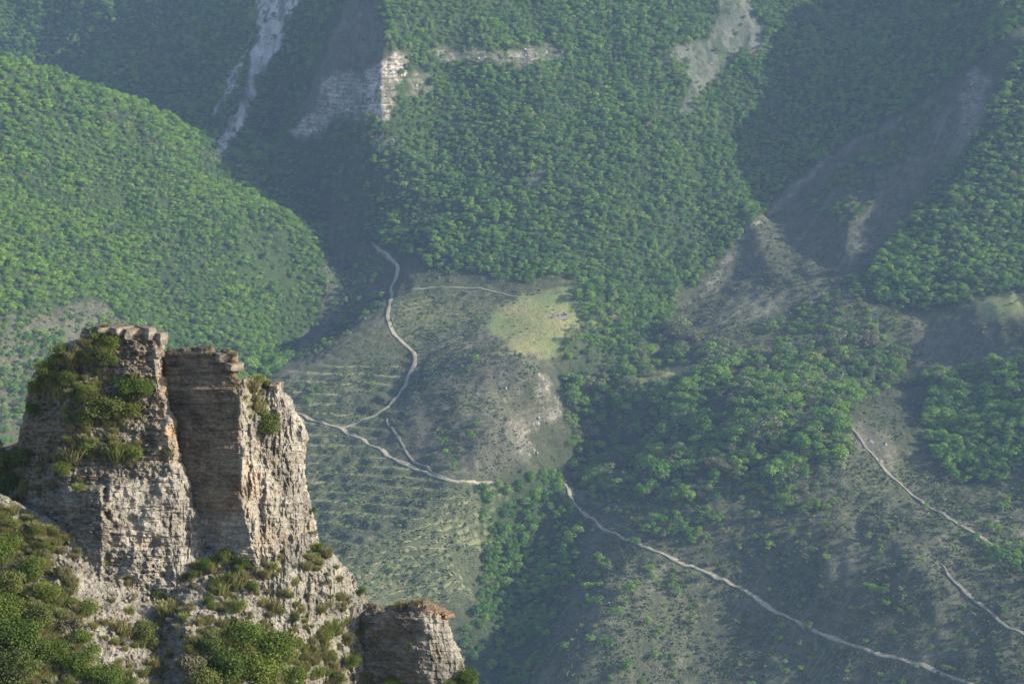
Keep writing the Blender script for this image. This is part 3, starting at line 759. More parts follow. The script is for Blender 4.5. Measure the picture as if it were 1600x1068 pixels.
# the hand-placed large trees of the middle ground
BIGTREES = [
 (1095, 560, 2.3, 9, "broad pale olive tree beside the grassy knoll, at its upper right"), (1170, 590, 2.4, 8, "wide greyish brown tree in the middle of the mixed grove"),
 (1135, 572, 2.0, 9, "tall yellowish olive tree with rounded crown left of the brown tree"), (1345, 562, 1.9, 10, "round greyish tree at the right end of the mixed grove"),
 (1060, 548, 1.8, 8, "loose grey green tree under the shaded gully mouth"), (1020, 545, 1.7, 10, "dull grey tree below the pale scree path"),
 (1250, 590, 1.9, 10, "brownish bare looking tree behind the green clump"), (1278, 580, 1.5, 8, "small olive tree next to the brownish bare looking one"),
 (1175, 640, 1.9, 0, "tall bright green tree on top of the dark column of trees"), (1188, 672, 1.9, 1, "bright green tree at the foot of the dark column of trees"),
 (1120, 690, 1.8, 4, "leafy green tree with sunlit crown in the dark lower wood"), (1070, 665, 1.7, 0, "yellow green tree at the left of the dark lower wood"),
 (1250, 665, 1.6, 9, "pale olive tree left of the footpath top"), (1292, 690, 1.9, 4, "full green tree beside the pale footpath"),
 (1275, 700, 1.7, 0, "green tree just left of the full one by the footpath"), (1300, 668, 1.5, 8, "small pale tree by the upper end of the footpath"),
 (1165, 745, 1.4, 5, "light green tree alone in the dark slope"), (1160, 778, 1.2, 5, "yellow green bush tree under the lone light one"),
 (1085, 640, 1.7, 2, "green tree between the knoll and the lower wood"), (1310, 505, 1.7, 0, "large round tree above the right grove"),
 (1500, 640, 2.0, 0, "large dark green tree crowning the right thicket"), (1530, 672, 1.9, 4, "sunlit green tree in the middle of the right thicket"),
 (1480, 690, 1.7, 1, "green tree on the left flank of the right thicket"), (1260, 980, 1.6, 8, "pale rounded tree beside the long track"), (1262, 984, 1.0, 9, "small yellowish tree touching the long track"),
 (920, 940, 1.4, 5, "lone bright green tree on the spur left of the long track"), (1010, 975, 1.4, 0, "green tree on the sunlit lower spur"),
 (770, 1040, 2.0, 5, "bright green tree low in the ravine beside the crag"), (985, 1045, 1.9, 0, "broad green tree at the bottom edge of the lower spur"),
 (990, 850, 1.6, 0, "green tree at the upper bend of the long track"), (1290, 870, 1.3, 5, "lone green tree on the dotted slope above the long track"),
 (1380, 555, 1.6, 4, "round green tree at the edge of the bare bank"), (975, 560, 1.8, 8, "pale tree left of the grassy knoll"), (945, 575, 1.6, 9, "smaller pale tree beside the cliff top"),
]
from collections import OrderedDict
for (bu, bv, s_, t_, lab) in BIGTREES:
    p = hit(bu, bv + s_ * 3)
    near = (np.abs(T_P[:, 0] - p[0]) < 2.2 * s_) & (np.abs(T_P[:, 1] - p[1]) < 2.2 * s_)
    T_P, T_s, T_t, T_u, T_v, T_d = [a[~near] for a in (T_P, T_s, T_t, T_u, T_v, T_d)]
    e = empty("broadleaf_tree", p - np.array([0, 0, 0.4]), rng.uniform(0, 6.28), 0.85 * s_)
    tag(e, lab, "tree", "large trees of the middle ground")
    obj("crown", CR[t_], e); obj("trunk", trunkA, e)

# visibility of candidates against terrain and the near crag
def visible(P, lift):
    res = np.ones(len(P), bool)
    for f in np.linspace(0.55, 0.992, 40):
        Q = (P + np.array([0, 0, lift])) * f
        m_ = Q[:, 1] > 900
        res &= ~(m_ & (zat(Q[:, 0], Q[:, 1]) > Q[:, 2]))
    return res
near_crag = inside([(0, 600), (60, 560), (130, 500), (260, 510), (380, 540), (480, 640), (500, 840), (600, 930), (700, 940), (740, 1068), (0, 1068)], T_u, T_v)
infr = (T_u > 5) & (T_u < 1595) & (T_v > 12) & (T_v < 1060) & ~near_crag
score = np.where(infr & visible(T_P, 3.0), T_s / T_d, 0)
pick = np.argsort(-score)[:300 - len(BIGTREES)]
MARKS = [(1040, 585, "the grassy knoll"), (840, 500, "the meadow with the ruin"), (840, 640, "the cliff under the meadow"), (882, 755, "the head of the long track"), (1010, 855, "the long track's first bend"), (1325, 660, "the top of the pale footpath"), (1500, 650, "the crown of the right thicket"), (1560, 480, "the small right edge meadow"), (1170, 590, "the greyish brown tree"), (1180, 660, "the tall bright tree column"), (1165, 745, "the lone light tree"), (1310, 505, "the round tree above the grove"), (1400, 740, "the pale footpath's middle"), (1270, 980, "the long track's pale tree"), (780, 960, "the ravine bed"), (1540, 860, "the footpath's lower end"), (1100, 440, "the shaded gully mouth"), (1250, 870, "the dotted slope above the long track")]
def whereabouts(u, v):
    k = min(range(len(MARKS)), key=lambda i: math.hypot(MARKS[i][0] - u, MARKS[i][1] - v))
    a = math.degrees(math.atan2(MARKS[k][1] - v, u - MARKS[k][0])) % 360
    d = ["right of", "up and right of", "above", "up and left of", "left of", "down and left of", "below", "down and right of"][int(((a + 22.5) % 360) // 45)]
    r = math.hypot(MARKS[k][0] - u, MARKS[k][1] - v)
    return ("close by, " if r < 28 else ("" if r < 65 else "well ")) + d + " " + MARKS[k][2]
def area(u, v):
    if u < 500 and v < 600: return "on the sunlit hill at the left" if v > 95 + 0.45 * u else "on the shaded slope beyond the left hill"
    if v < 480 and u < 650: return "on the shaded flank under the pale cliff"
    if v < 480 and u < 1100 : return "on the sunlit slope above the meadow"
    if v < 480 and u < 1380: return "in the shaded gully right of the sunlit slope"
    if v < 500: return "on the sunlit spur at the right edge"
    if u < 900 and v < 760: return "on the knoll around the meadow"
    if u < 900: return "in the deep ravine beside the near crag"
    if v < 640: return "in the mixed grove below the meadow"
    if u > 1400 and v < 800: return "in the thicket near the right edge"
    if v < 780: return "in the dark wood under the mixed grove"
    return "on the lower right slope around the long track"
KW = {0: "leafy green", 1: "leafy green", 2: "leafy green", 3: "leafy green", 4: "leafy green", 5: "light green", 6: "light green", 7: "light green", 8: "pale olive", 9: "pale olive", 10: "pale olive"}
for i in pick:
    e = empty("forest_tree", T_P[i], rng.uniform(0, 6.28), float(T_s[i]))
    ar = area(T_u[i], T_v[i])
    sz = "large" if T_s[i] > 1.55 else "rounded"
    wb = whereabouts(T_u[i], T_v[i])
    tag(e, "%s %s tree %s" % (sz, KW[int(T_t[i])], wb), "tree", "%s %s trees %s" % (sz, KW[int(T_t[i])], wb))
    obj("crown", CR[int(T_t[i])], e); obj("trunk", trunkA, e)
rest = np.ones(len(T_P), bool); rest[pick] = False
P_ = T_P[rest]; s_ = T_s[rest]; n_ = len(P_)
scatter("forest", P_, np.stack([rng.uniform(-.12, .12, n_), rng.uniform(-.12, .12, n_), rng.uniform(0, 6.28, n_)], -1), np.stack([s_ * rng.uniform(.9, 1.15, n_), s_ * rng.uniform(.9, 1.15, n_), s_ * rng.uniform(.8, 1.25, n_)], -1), T_t[rest], C_trees, "dense broadleaf forest covering the mountainside", "forest")
print("trees", n_)

# low scrub dotting the open slopes
ns = 330000
SX = rng.uniform(-480, 480, ns); SY = rng.uniform(900, 1850, ns); SZ = zat(SX, SY)
su, sv, sdp = project(np.stack([SX, SY, SZ], -1))
ok = (su > -60) & (su < 1660) & (sv > -40) & (sv < 1110)
SX, SY, SZ, su, sv = [a[ok] for a in (SX, SY, SZ, su, sv)]
sden = np.full(len(SX), 0.30)
for nme, dn in (('terraces', 0.75), ('slope_front', 0.9), ('knoll_l', 0.75), ('v1_bank', 0.8), ('lower_right', 0.95), ('mid_scrub', 0.7), ('bare_v2', 0.6), ('right_rows', 0.8), ('left_low', 0.5), ('bare_top', 0.5)):
    c = cover(su, sv, nme, 8, 12); sden = sden * (1 - c) + dn * c
for nme, dn in (('meadow', 0.06), ('meadow_r', 0.04), ('meadow_l', 0.1), ('green_knoll', 0.1), ('scree_gully', 0.03), ('scree_top', 0.02), ('cliff_big', 0.04), ('cliff_band', 0.03), ('crag_mid', 0.12), ('scree_mid', 0.02), ('path_bare', 0.15), ('scree_right', 0.2)):
    c = cover(su, sv, nme, 3, 8); sden = sden * (1 - c) + dn * c
for pts, wd in TRACKLINES:
    sden = np.where(dist_line(pts, su, sv) < wd * 1.1, 0, sden)
sden *= np.clip(0.65 + 1.5 * fbm(SX / 14, SY / 20, 81, 3), 0.08, 1.5)
kp = rng.random(len(SX)) < sden
P_ = np.stack([SX, SY, SZ - 0.1], -1)[kp]; n_ = len(P_)
s_ = rng.uniform(0.6, 1.5, n_) * np.where(rng.random(n_) < 0.10, 1.7, 1)
scatter("scrub", P_, np.stack([np.zeros(n_), np.zeros(n_), rng.uniform(0, 6.28, n_)], -1), np.stack([s_, s_, s_ * rng.uniform(.7, 1.2, n_)], -1), rng.integers(0, 4, n_), C_scrub, "low grey green scrub dotting the open slopes", "scrub")
print("scrub", n_)

# ------------------------------------------------------------------ the near crag
MPX = 0.041
def strata(x, z, th=0.42, jw=0.9, s=0, amp=0.16, tilt=0.05, wave=0.07):
    zz = z + tilt * x + wave * fbm(x / 2.5, z / 2.5, s + 5, 3)
    q = zz / th + 1.3 * fbm(zz / 1.1, zz * 0, s + 9, 3)
    k = np.floor(q); f = q - k
    j = x / jw + 7 * _h(k, k * 0, s + 3) + 0.5 * fbm(x / 0.8, z / 0.8, s + 4, 2)
    c = np.floor(j); g = j - c
    bed = _h(k, k * 0 + 3, s + 1) - 0.5
    blk = _h(k, c, s + 2) - 0.5
    w1 = np.minimum(smooth(0, 0.14, f), smooth(0, 0.14, 1 - f)); w2 = np.minimum(smooth(0, 0.05, g), smooth(0, 0.05, 1 - g))
    w1 = 1 - (1 - w1) * smooth(0.25, 0.6, vn(x / 1.1, k * 3.1, s + 19))
    return -amp * (bed * 1.0 + blk * 0.9) + amp * 0.75 * (1 - w1) + amp * 0.35 * (1 - w2)
def flutes(x, z, s=0, amp=0.35):
    xx = x + 0.25 * fbm(x / 1.2, z / 1.2, s + 8, 3)
    r = ridged(xx / 0.55, z / 2.0, s, 4)
    r2 = ridged(xx / 0.22 + 0.4 * z, z / 0.8, s + 40, 3)
    return -amp * (r - 0.6) * 1.6 - amp * 0.55 * (r2 - 0.6)
def rubble(x, z, s=0, amp=0.14):
    return -amp * (ridged(x / 0.7, z / 0.5, s, 5) - 0.6) * 1.5 - amp * 0.6 * fbm(x / 0.2, z / 0.16, s + 3, 3)
def line(v, pts):
    """u of a polyline given as (v, u)"""
    return np.interp(v, [p[0] for p in pts], [p[1] for p in pts])

def D_B(u, v):
    uc = line(v, [(530, 372), (575, 380), (592, 380), (606, 366), (620, 374), (700, 373), (780, 377), (850, 392), (930, 415)])
    uc = uc + 3.0 * fbm(v / 14.0, v * 0, 31, 3)
    x = (u - 800) * MPX; z = (534 - v) * MPX
    L = np.maximum(uc - u, 0) * MPX; R = np.maximum(u - uc, 0) * MPX
    D = 119.0 + 0.36 * L + 0.85 * R + 0.10 * np.maximum(800 - v, 0) * MPX
    D = D + 1.1 * smooth(384, 392, u) * smooth(690, 600, v) * (1 - smooth(415, 440, u))     # hollow behind the corner
    D = D - 0.5 * smooth(603, 609, v) * smooth(120, 20, np.abs(u - uc) ) + 0.35 * smooth(655, 645, v) * 0
    bulge = -0.55 * np.exp(-((u - 455) / 22.0) ** 2 - ((v - 690) / 34.0) ** 2) - 0.5 * np.exp(-((u - 430) / 30.0) ** 2 - ((v - 800) / 50.0) ** 2)
    pale = soft([(352, 792), (382, 778), (400, 800), (404, 850), (372, 870), (345, 860), (338, 822)], u, v, 5)
    D = D + bulge - 0.45 * pale
    left = smooth(4, -4, u - uc)
    dd = left * (strata(x, z, 0.55, 3.2, 3, 0.10, -0.03) + strata(x, z, 0.17, 0.6, 5, 0.07, -0.03) + rubble(x, z, 7, 0.13)) + (1 - left) * (flutes(x, z, 11, 0.48) + strata(x, z, 0.9, 0.5, 13, 0.07) + rubble(x, z, 15, 0.2) + 0.3 * fbm(x / 0.7, z / 1.2, 17, 3))
    return D + dd
def D_A(u, v):
    uc = line(v, [(500, 208), (520, 232), (545, 240), (600, 246), (650, 256), (700, 266), (750, 270), (800, 262), (850, 262), (960, 280)])
    uc = uc + 4.0 * fbm(v / 12.0, v * 0, 131, 3)
    x = (u - 800) * MPX; z = (534 - v) * MPX
    L = np.maximum(uc - u, 0) * MPX; R = np.maximum(u - uc, 0) * MPX
    D = 118.0 + 0.03 * L + 0.80 * R + 0.32 * np.maximum(800 - v, 0) * MPX
    D = D + 0.6 * np.maximum(110 - u, 0) * MPX + 0.5 * np.maximum(60 - u, 0) * MPX
    lo = smooth(735, 760, v) * smooth(160, 172, u)
    D = D - lo * (0.2 + 0.30 * L)                                          # pale lower wall stands proud and turns to the right
    D = D - 0.25 * smooth(860, 900, v)
    ledge = smooth(9, -5, u - (163 + 6 * fbm(v / 22., v * 0, 19, 3))) * smooth(752, 762, v - 0.12 * (165 - u)) * smooth(20, 60, u)
    D = D - ledge * np.clip(2.1 - 0.55 * np.maximum(165 - u, 0) * MPX, 0, 3)
    D = D + 0.5 * fbm(x / 2.4, z / 2.0, 77, 3) * smooth(760, 700, v)
    strip = smooth(-2, 4, u - uc)
    D = D + lo * (0.45 * fbm(x / 1.3, z / 1.6, 141, 3) + strata(x, z, 1.25, 1.1, 143, 0.17, 0.03, 0.4) + 0.25 * fbm(x / 0.5, z / 0.7, 147, 3))
    pale = smooth(745, 765, v) * smooth(168, 176, u) * (1 - strip) * smooth(865, 840, v)
    dd = strip * (flutes(x, z, 21, 0.34) + strata(x, z, 0.6, 0.4, 23, 0.12)) + (1 - strip) * (strata(x, z, 0.30, 0.45, 25, 0.15 - 0.07 * pale, -0.02) + (1 - 0.8 * pale) * (rubble(x, z, 27, 0.34) + 0.35 * fbm(x / 1.0, z / 0.8, 29, 3)))
    return D + dd
def contact(u):
    return np.interp(u, [-300, -100, 0, 60, 120, 165, 250, 290, 350, 420, 500, 560, 640], [720, 760, 792, 815, 842, 880, 935, 885, 862, 870, 850, 915, 960])
def D_S(u, v):
    x = (u - 800) * MPX; z = (534 - v) * MPX
    c = contact(u)
    D = np.interp(u, [-300, 0, 165, 250, 350, 450, 520, 600], [116.5, 118.0, 117.0, 117.4, 119.2, 120.2, 121.6, 123.5])
    steep = np.interp(u, [-300, 300, 420, 500, 620], [1.05, 1.0, 0.65, 0.35, 0.25])
    D = D - (v - c) * MPX * steep
    D = D + 0.7 * fbm(x / 3.2, z / 3.0, 51, 3) + 0.20 * fbm(x / 0.9, z / 0.8, 53, 3)
    rk = smooth(370, 440, u)
    return D + rk * (flutes(x, z, 55, 0.36) + rubble(x, z, 59, 0.16)) + (1 - rk) * rubble(x, z, 57, 0.26)
def D_C(u, v):
    x = (u - 800) * MPX; z = (534 - v) * MPX
    uc = 664 + (v - 940) * 0.10 + 3 * fbm(v / 10., v * 0, 61, 2)
    w_ = (u - uc) * MPX
    D = 119.5 + 0.68 * np.sqrt(w_ ** 2 + 0.5) + 0.08 * w_ + 0.5 * smooth(975, 940, v) + 0.45 * fbm(x / 1.2, z / 1.0, 68, 3) - 0.12 * (v - 940) * MPX
    left = smooth(4, -4, u - uc)
    return D + left * (strata(x, z, 0.22, 0.5, 63, 0.12) + rubble(x, z, 65, 0.13)) + (1 - left) * (flutes(x, z, 67, 0.26) + strata(x, z, 0.4, 0.4, 69, 0.12))

def relief(name, sil, Df, mat, step=1.3, rad=0.55, back=0.9, thick=5.0, jag=2.2, attrs=None, seed=0, parent=None):
    us = np.arange(min(p[0] for p in sil) - 4, max(p[0] for p in sil) + 4, step)
    vs = np.arange(min(p[1] for p in sil) - 4, max(p[1] for p in sil) + 4, step)
    U, V = np.meshgrid(us, vs)
    Uj = U + jag * fbm(U / 9, V / 5, seed + 71, 3) * 1.5; Vj = V + jag * fbm(U / 9, V / 7, seed + 83, 3) * 1.2
    ins = inside(sil, Uj, Vj)
    d = dist_line(sil, Uj, Vj, True) * MPX
    D0 = Df(U, V)
    t = np.clip(d / rad, 0, 1)
    front = D0 + back * (1 - np.sqrt(np.clip(1 - (1 - t) ** 2, 0, 1)))
    t2 = np.clip(d / 2.5, 0, 1)
    rear = D0 + back + thick * np.sqrt(np.clip(1 - (1 - t2) ** 2, 0, 1))
    # rim vertices share front and rear depth
    n1, n2 = U.shape
    rim = np.zeros_like(ins)
    er = ins.copy()
    er[1:-1, 1:-1] = ins[1:-1, 1:-1] & ins[:-2, 1:-1] & ins[2:, 1:-1] & ins[1:-1, :-2] & ins[1:-1, 2:] & ins[:-2, :-2] & ins[2:, 2:] & ins[:-2, 2:] & ins[2:, :-2]
    rim = ins & ~er
    rear = np.where(rim, front, np.maximum(rear, front + 0.05))
    Pf = at_depth(U, V, front).reshape(-1, 3); Pb = at_depth(U, V, rear).reshape(-1, 3)
    idx = np.arange(n1 * n2).reshape(n1, n2)
    fm = ins[:-1, :-1] & ins[:-1, 1:] & ins[1:, 1:] & ins[1:, :-1]
    Q = np.stack([idx[:-1, :-1], idx[1:, :-1], idx[1:, 1:], idx[:-1, 1:]], -1)[fm]
    ridx = idx + n1 * n2
    ridx = np.where(rim, idx, ridx)
    Qb = np.stack([ridx[:-1, :-1], ridx[:-1, 1:], ridx[1:, 1:], ridx[1:, :-1]], -1)[fm]
    F = np.concatenate([Q, Qb]); Vv = np.concatenate([Pf, Pb])
    A_ = {k: np.tile(f(U, V).ravel(), 2) for k, f in (attrs or {}).items()}
    used = np.unique(F); mp = np.full(len(Vv), -1); mp[used] = np.arange(len(used))
    me = mesh_np(name, Vv[used], mp[F], mat, False, attrs={k: a[used] for k, a in A_.items()})
    return obj(name, me, parent)

SIL_B = [(253, 549), (262, 546), (275, 543), (300, 541), (318, 539), (333, 538), (336, 544), (347, 545), (358, 543), (364, 549), (369, 556), (374, 566), (380, 573), (372, 584), (371, 591), (386, 589), (400, 587), (412, 589), (416, 597), (428, 596), (439, 597), (441, 610), (455, 619), (461, 636), (463, 646), (473, 655), (483, 676), (480, 700), (477, 718), (477, 742), (481, 760), (485, 778), (491, 800), (495, 830), (503, 856), (520, 900), (520, 960), (300, 960), (290, 800), (275, 720), (260, 650), (250, 600)]
SIL_A = [(127, 513), (140, 510), (160, 507), (185, 507), (214, 505), (218, 508), (234, 509), (237, 517), (250, 517), (254, 527), (255, 536), (259, 545), (254, 556), (255, 585), (264, 590), (267, 600), (262, 618), (268, 640), (277, 655), (278, 690), (284, 712), (292, 740), (301, 760), (303, 790), (318, 812), (332, 832), (340, 860), (350, 900), (330, 990), (100, 980), (-460, 900), (-460, 790), (-160, 735), (-60, 716), (0, 700), (28, 688), (30, 668), (38, 640), (42, 606), (56, 590), (62, 578), (82, 556), (92, 540), (110, 532), (124, 530), (126, 520)]
SIL_S = [(-460, 770), (-160, 738), (0, 768), (60, 800), (120, 830), (165, 850), (300, 850), (400, 835), (494, 830), (500, 850), (514, 858), (530, 872), (546, 890), (556, 902), (560, 918), (574, 930), (578, 946), (584, 960), (580, 985), (586, 1010), (596, 1030), (602, 1050), (600, 1080), (640, 1230), (-460, 1230)]
SIL_C = [(560, 956), (586, 944), (602, 947), (618, 943), (634, 942), (650, 937), (664, 938), (674, 942), (684, 944), (694, 952), (700, 962), (701, 974), (706, 986), (710, 1000), (719, 1014), (724, 1030), (732, 1048), (737, 1080), (760, 1230), (560, 1230)]

def gauss(u, v, a, b, ru, rv): return np.exp(-((u - a) / ru) ** 2 - ((v - b) / rv) ** 2)
stA = lambda u, v: np.clip(0.55 * smooth(252, 236, u) * smooth(770, 735, v) + 0.3 * smooth(620, 540, v) + 0.7 * smooth(110, 60, u) * smooth(760, 700, v) + 0.8 * gauss(u, v, 110, 800, 60, 40), 0, 1)
ochA = lambda u, v: np.clip(0.9 * smooth(238, 252, u) * smooth(735, 700, v), 0, 1)
vgA = lambda u, v: np.clip(gauss(u, v, 165, 640, 60, 40) + gauss(u, v, 150, 540, 30, 40) + 0.9 * gauss(u, v, 160, 705, 70, 22) + gauss(u, v, 80, 590, 45, 50) + smooth(60, 0, u) * smooth(690, 700, v) + 0.6 * gauss(u, v, 90, 760, 70, 16), 0, 1)
stB = lambda u, v: np.clip(1.0 * smooth(382, 370, u) * smooth(825, 785, v), 0, 1)
ochB = lambda u, v: np.clip(0.5 * smooth(352, 376, u) * smooth(610, 570, v) + 0.5 * gauss(u, v, 395, 760, 26, 60) + 0.35 * gauss(u, v, 430, 850, 30, 20) + 0.3 * gauss(u, v, 345, 780, 30, 30), 0, 1)
vgB = lambda u, v: np.clip(0.9 * gauss(u, v, 400, 625, 24, 35) + 0.8 * gauss(u, v, 495, 850, 25, 20), 0, 1)
z0 = lambda u, v: np.zeros_like(u)
def vgS(u, v):
    m = 0.9 * smooth(150, 60, u) * smooth(-900, -100, u) + 0.75 * smooth(960, 1010, v) * smooth(480, 440, u) * smooth(270, 310, u) + 0.2 * smooth(960, 1010, v) + 0.7 * gauss(u, v, 370, 900, 70, 35) + 0.8 * gauss(u, v, 260, 880, 30, 50) + 0.35 * gauss(u, v, 500, 1000, 40, 60) + 0.2 * gauss(u, v, 500, 870, 40, 20)
    return np.clip(0.10 + m * 0.8 * (0.7 + 0.9 * fbm(u / 30, v / 24, 303, 3)), 0, 1)
crag = empty("rock_crag", at_depth(330.0, 900.0, 119.0))
tag(crag, "tall twin towered limestone crag with a dark vertical cleft rising in the near left", "crag")
def part(o, e):
    o.parent = e; o.matrix_parent_inverse = e.matrix_basis.inverted(); return o
M_r1 = limestone("limestone_tower", (0.055, 0.050, 0.042), (0.175, 0.158, 0.130), (0.37, 0.338, 0.282))
tB = part(relief("tower", SIL_B, D_B, M_r1, seed=1, attrs={'stain': stB, 'ochre': ochB, 'veg': vgB}), crag)
tB["label"] = "right tower with a brown banded slab wall"
tA = part(relief("tower", SIL_A, D_A, M_r1, seed=2, thick=6.0, attrs={'stain': stA, 'ochre': ochA, 'veg': vgA}), crag)
tA["label"] = "left tower, grey and bushy"
slope = relief("rocky_slope", SIL_S, D_S, M_rock, seed=3, rad=0.9, thick=4.0, step=1.5, attrs={'stain': z0, 'ochre': z0, 'veg': vgS})
tag(slope, "stony slope with shrubs beneath the crag", None, None, "structure")
cragC = relief("rock_crag", SIL_C, D_C, M_rock, seed=4, step=1.2, attrs={'stain': lambda u, v: smooth(668, 655, u) * 0.6, 'ochre': lambda u, v: np.clip(1.0 * smooth(952 + 0.5 * np.maximum(u - 640, 0), 938 + 0.3 * np.maximum(u - 640, 0), v) * smooth(640, 652, u), 0, 1), 'veg': lambda u, v: 0.5 * gauss(u, v, 620, 945, 40, 8)})
tag(cragC, "low stubby crag with an orange lichen cap at the foot of the slope", "crag")

def block(name, u, v, D, w, h, dpt, rot, parent, seed, mat, sub=9):
    """a broken limestone block"""
    r = np.random.default_rng(seed)
    V, F = [], []
    import itertools
    g = np.linspace(-1, 1, sub)
    def face(ax, sgn):
        b_ = len(V)
        for i in g:
            for j in g:
                p = [0, 0, 0]; o_ = [k for k in range(3) if k != ax]
                p[ax] = sgn; p[o_[0]] = i; p[o_[1]] = j; V.append(p)
        for i in range(sub - 1):
            for j in range(sub - 1):
                a = b_ + i * sub + j; q = (a, a + 1, a + sub + 1, a + sub)
                F.append(q if sgn * (1 if ax != 1 else -1) < 0 else q[::-1])
    for ax in range(3):
        for sg in (-1, 1): face(ax, sg)
    P = np.array(V, float)
    key = np.round(P, 4); uq, inv = np.unique(key, axis=0, return_inverse=True); inv = inv.ravel()
    P = uq; F = inv[np.array(F)]
    sh = r.uniform(0.82, 1.0, 8)
    k = ((P[:, 0] > 0).astype(int) * 4 + (P[:, 1] > 0) * 2 + (P[:, 2] > 0))
    P = P / (1 + 0.02 * (np.sum(P ** 4, 1, keepdims=True) - 1))
    n_ = np.stack([fbm(P[:, 0] * 1.3 + seed, P[:, 1] * 1.3 + P[:, 2], seed, 3), fbm(P[:, 1] * 1.3 + seed, P[:, 2] * 1.3 - P[:, 0], seed + 4, 3), fbm(P[:, 2] * 1.3, P[:, 0] * 1.3 + P[:, 1], seed + 8, 3)], 1)
    P = P + 0.20 * n_
    P = P * np.array([w, dpt, h]) / 2
    c, s = math.cos(rot), math.sin(rot)
    P = np.stack([P[:, 0] * c - P[:, 1] * s, P[:, 0] * s + P[:, 1] * c, P[:, 2]], 1)
    z = np.zeros(len(P))
    o = obj(name, mesh_np(name, P, F, mat, False, attrs={'stain': z + 0.3 + 0.4 * r.random(), 'ochre': z + 0.2 * (r.random() > 0.6), 'veg': z}), None, at_depth(float(u), float(v), D))
    if parent: part(o, parent)
    return o
CAPS = [(210, 518, 1.7, 0.62, 0.25), (187, 515, 1.3, 0.5, 0.5), (229, 519, 0.6, 0.75, 0.5), (246, 527, 0.7, 0.8, 0.6), (162, 513, 0.9, 0.3, 0.1), (244, 549, 0.6, 0.5, 0.3)]
for i, (u_, v_, w_, h_, ro) in enumerate(CAPS):
    block("cap_block", u_, v_, float(D_A(np.array([u_ * 1.0]), np.array([v_ * 1.0]))[0]) + 0.25, w_, h_, 1.3, ro + 0.3, crag, 40 + i, M_r1)
for i, (u_, v_, w_, h_, ro) in enumerate([(352, 556, 1.3, 0.5, 0.3), (365, 571, 0.9, 0.45, 0.4), (402, 595, 0.7, 0.35, -0.5), (432, 604, 0.6, 0.4, -0.4)]):
    block("cap_block", u_, v_, float(D_B(np.array([u_ * 1.0]), np.array([v_ * 1.0]))[0]) + 0.35, w_, h_, 1.3, ro + 0.2, crag, 60 + i, M_r1)
for i in range(9):
    u_ = 645 + i * 7; v_ = 942 + max(0, i - 3) * 3.2 + rng.uniform(-2, 2)
    b_ = block("cap_block", u_, v_, float(D_C(np.array([u_ * 1.0]), np.array([v_ + 4.0]))[0]) + 0.15, rng.uniform(.4, .75), rng.uniform(.25, .4), 0.6, rng.uniform(-.5, .5), None, 80 + i, M_rock)
    a_ = b_.data.attributes['ochre']; a_.data.foreach_set("value", np.full(len(b_.data.vertices), 0.7, np.float32))
    part(b_, cragC)

# loose stones lying on the slope: one of each kind, then copies
STONES = []
for k in range(4):
    s0 = block("stone_source", 0, 0, 1.0, 1.0, 0.7, 0.8, 0.0, None, 300 + k, M_rock_pale, 5)
    STONES.append(s0.data); bpy.data.objects.remove(s0)
C_stone = make_collection("stonesrc", STONES)
n_ = 5200
uu = rng.uniform(-40, 600, n_); vv = rng.uniform(770, 1120, n_)
m_ = inside(SIL_S, uu, vv) & (vv > contact(uu) - 10) & (rng.random(n_) < np.clip(0.35 + 1.3 * fbm(uu / 25, vv / 25, 401, 3), 0.05, 1) * np.where(uu > 420, 0.25, 1))
uu, vv = uu[m_], vv[m_]; n_ = len(uu)
Pst = at_depth(uu, vv, D_S(uu, vv)); s_ = 0.10 + 0.28 * rng.random(n_) ** 4
scatter("scree_stones", Pst, rng.uniform(0, 6.28, (n_, 3)), np.stack([s_ * 1.3, s_, s_], -1), rng.integers(0, 4, n_), C_stone, "loose pale stones strewn over the rocky slope", "stones")

# ---- shrubs and tufts on the crag
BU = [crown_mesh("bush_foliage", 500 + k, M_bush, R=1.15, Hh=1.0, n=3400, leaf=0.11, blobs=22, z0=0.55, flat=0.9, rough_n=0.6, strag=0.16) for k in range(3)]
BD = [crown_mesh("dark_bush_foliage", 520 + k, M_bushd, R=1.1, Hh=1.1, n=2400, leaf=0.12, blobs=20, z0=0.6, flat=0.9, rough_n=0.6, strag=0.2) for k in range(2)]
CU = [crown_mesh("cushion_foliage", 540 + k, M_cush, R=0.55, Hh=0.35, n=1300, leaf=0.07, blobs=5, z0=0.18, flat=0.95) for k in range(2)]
def tuft_mesh(name, seed, mat, n=260, R=0.45, h=0.5):
    r = np.random.default_rng(seed)
    a = r.uniform(0, 6.28, n); rr = R * 0.6 * np.sqrt(r.random(n)); b = np.stack([rr * np.cos(a), rr * np.sin(a), np.full(n, -0.05)], 1)
    lean = r.uniform(0, 6.28, n); L = h * r.uniform(.5, 1.1, n); sp_ = r.uniform(.2, .9, n)
    t = b + np.stack([np.cos(lean) * sp_ * L, np.sin(lean) * sp_ * L, L], 1)
    w = np.stack([-np.sin(lean), np.cos(lean), np.zeros(n)], 1) * 0.022
    V = np.stack([b - w, b + w, t + w * .5, t - w * .5], 1).reshape(-1, 3)
    return mesh_np(name, V, np.arange(4 * n).reshape(n, 4), mat, False, fattrs={'tint': r.random(n)})
TU = [tuft_mesh("grass_tuft_source", 560 + k, M_dry) for k in range(3)]
BS = trunk_mesh("bush_stems", 9, h=0.55, r0=0.05, limbs=5, spread=0.55)
def fD(f, u, v): return float(f(np.array([float(u)]), np.array([float(v)]))[0])
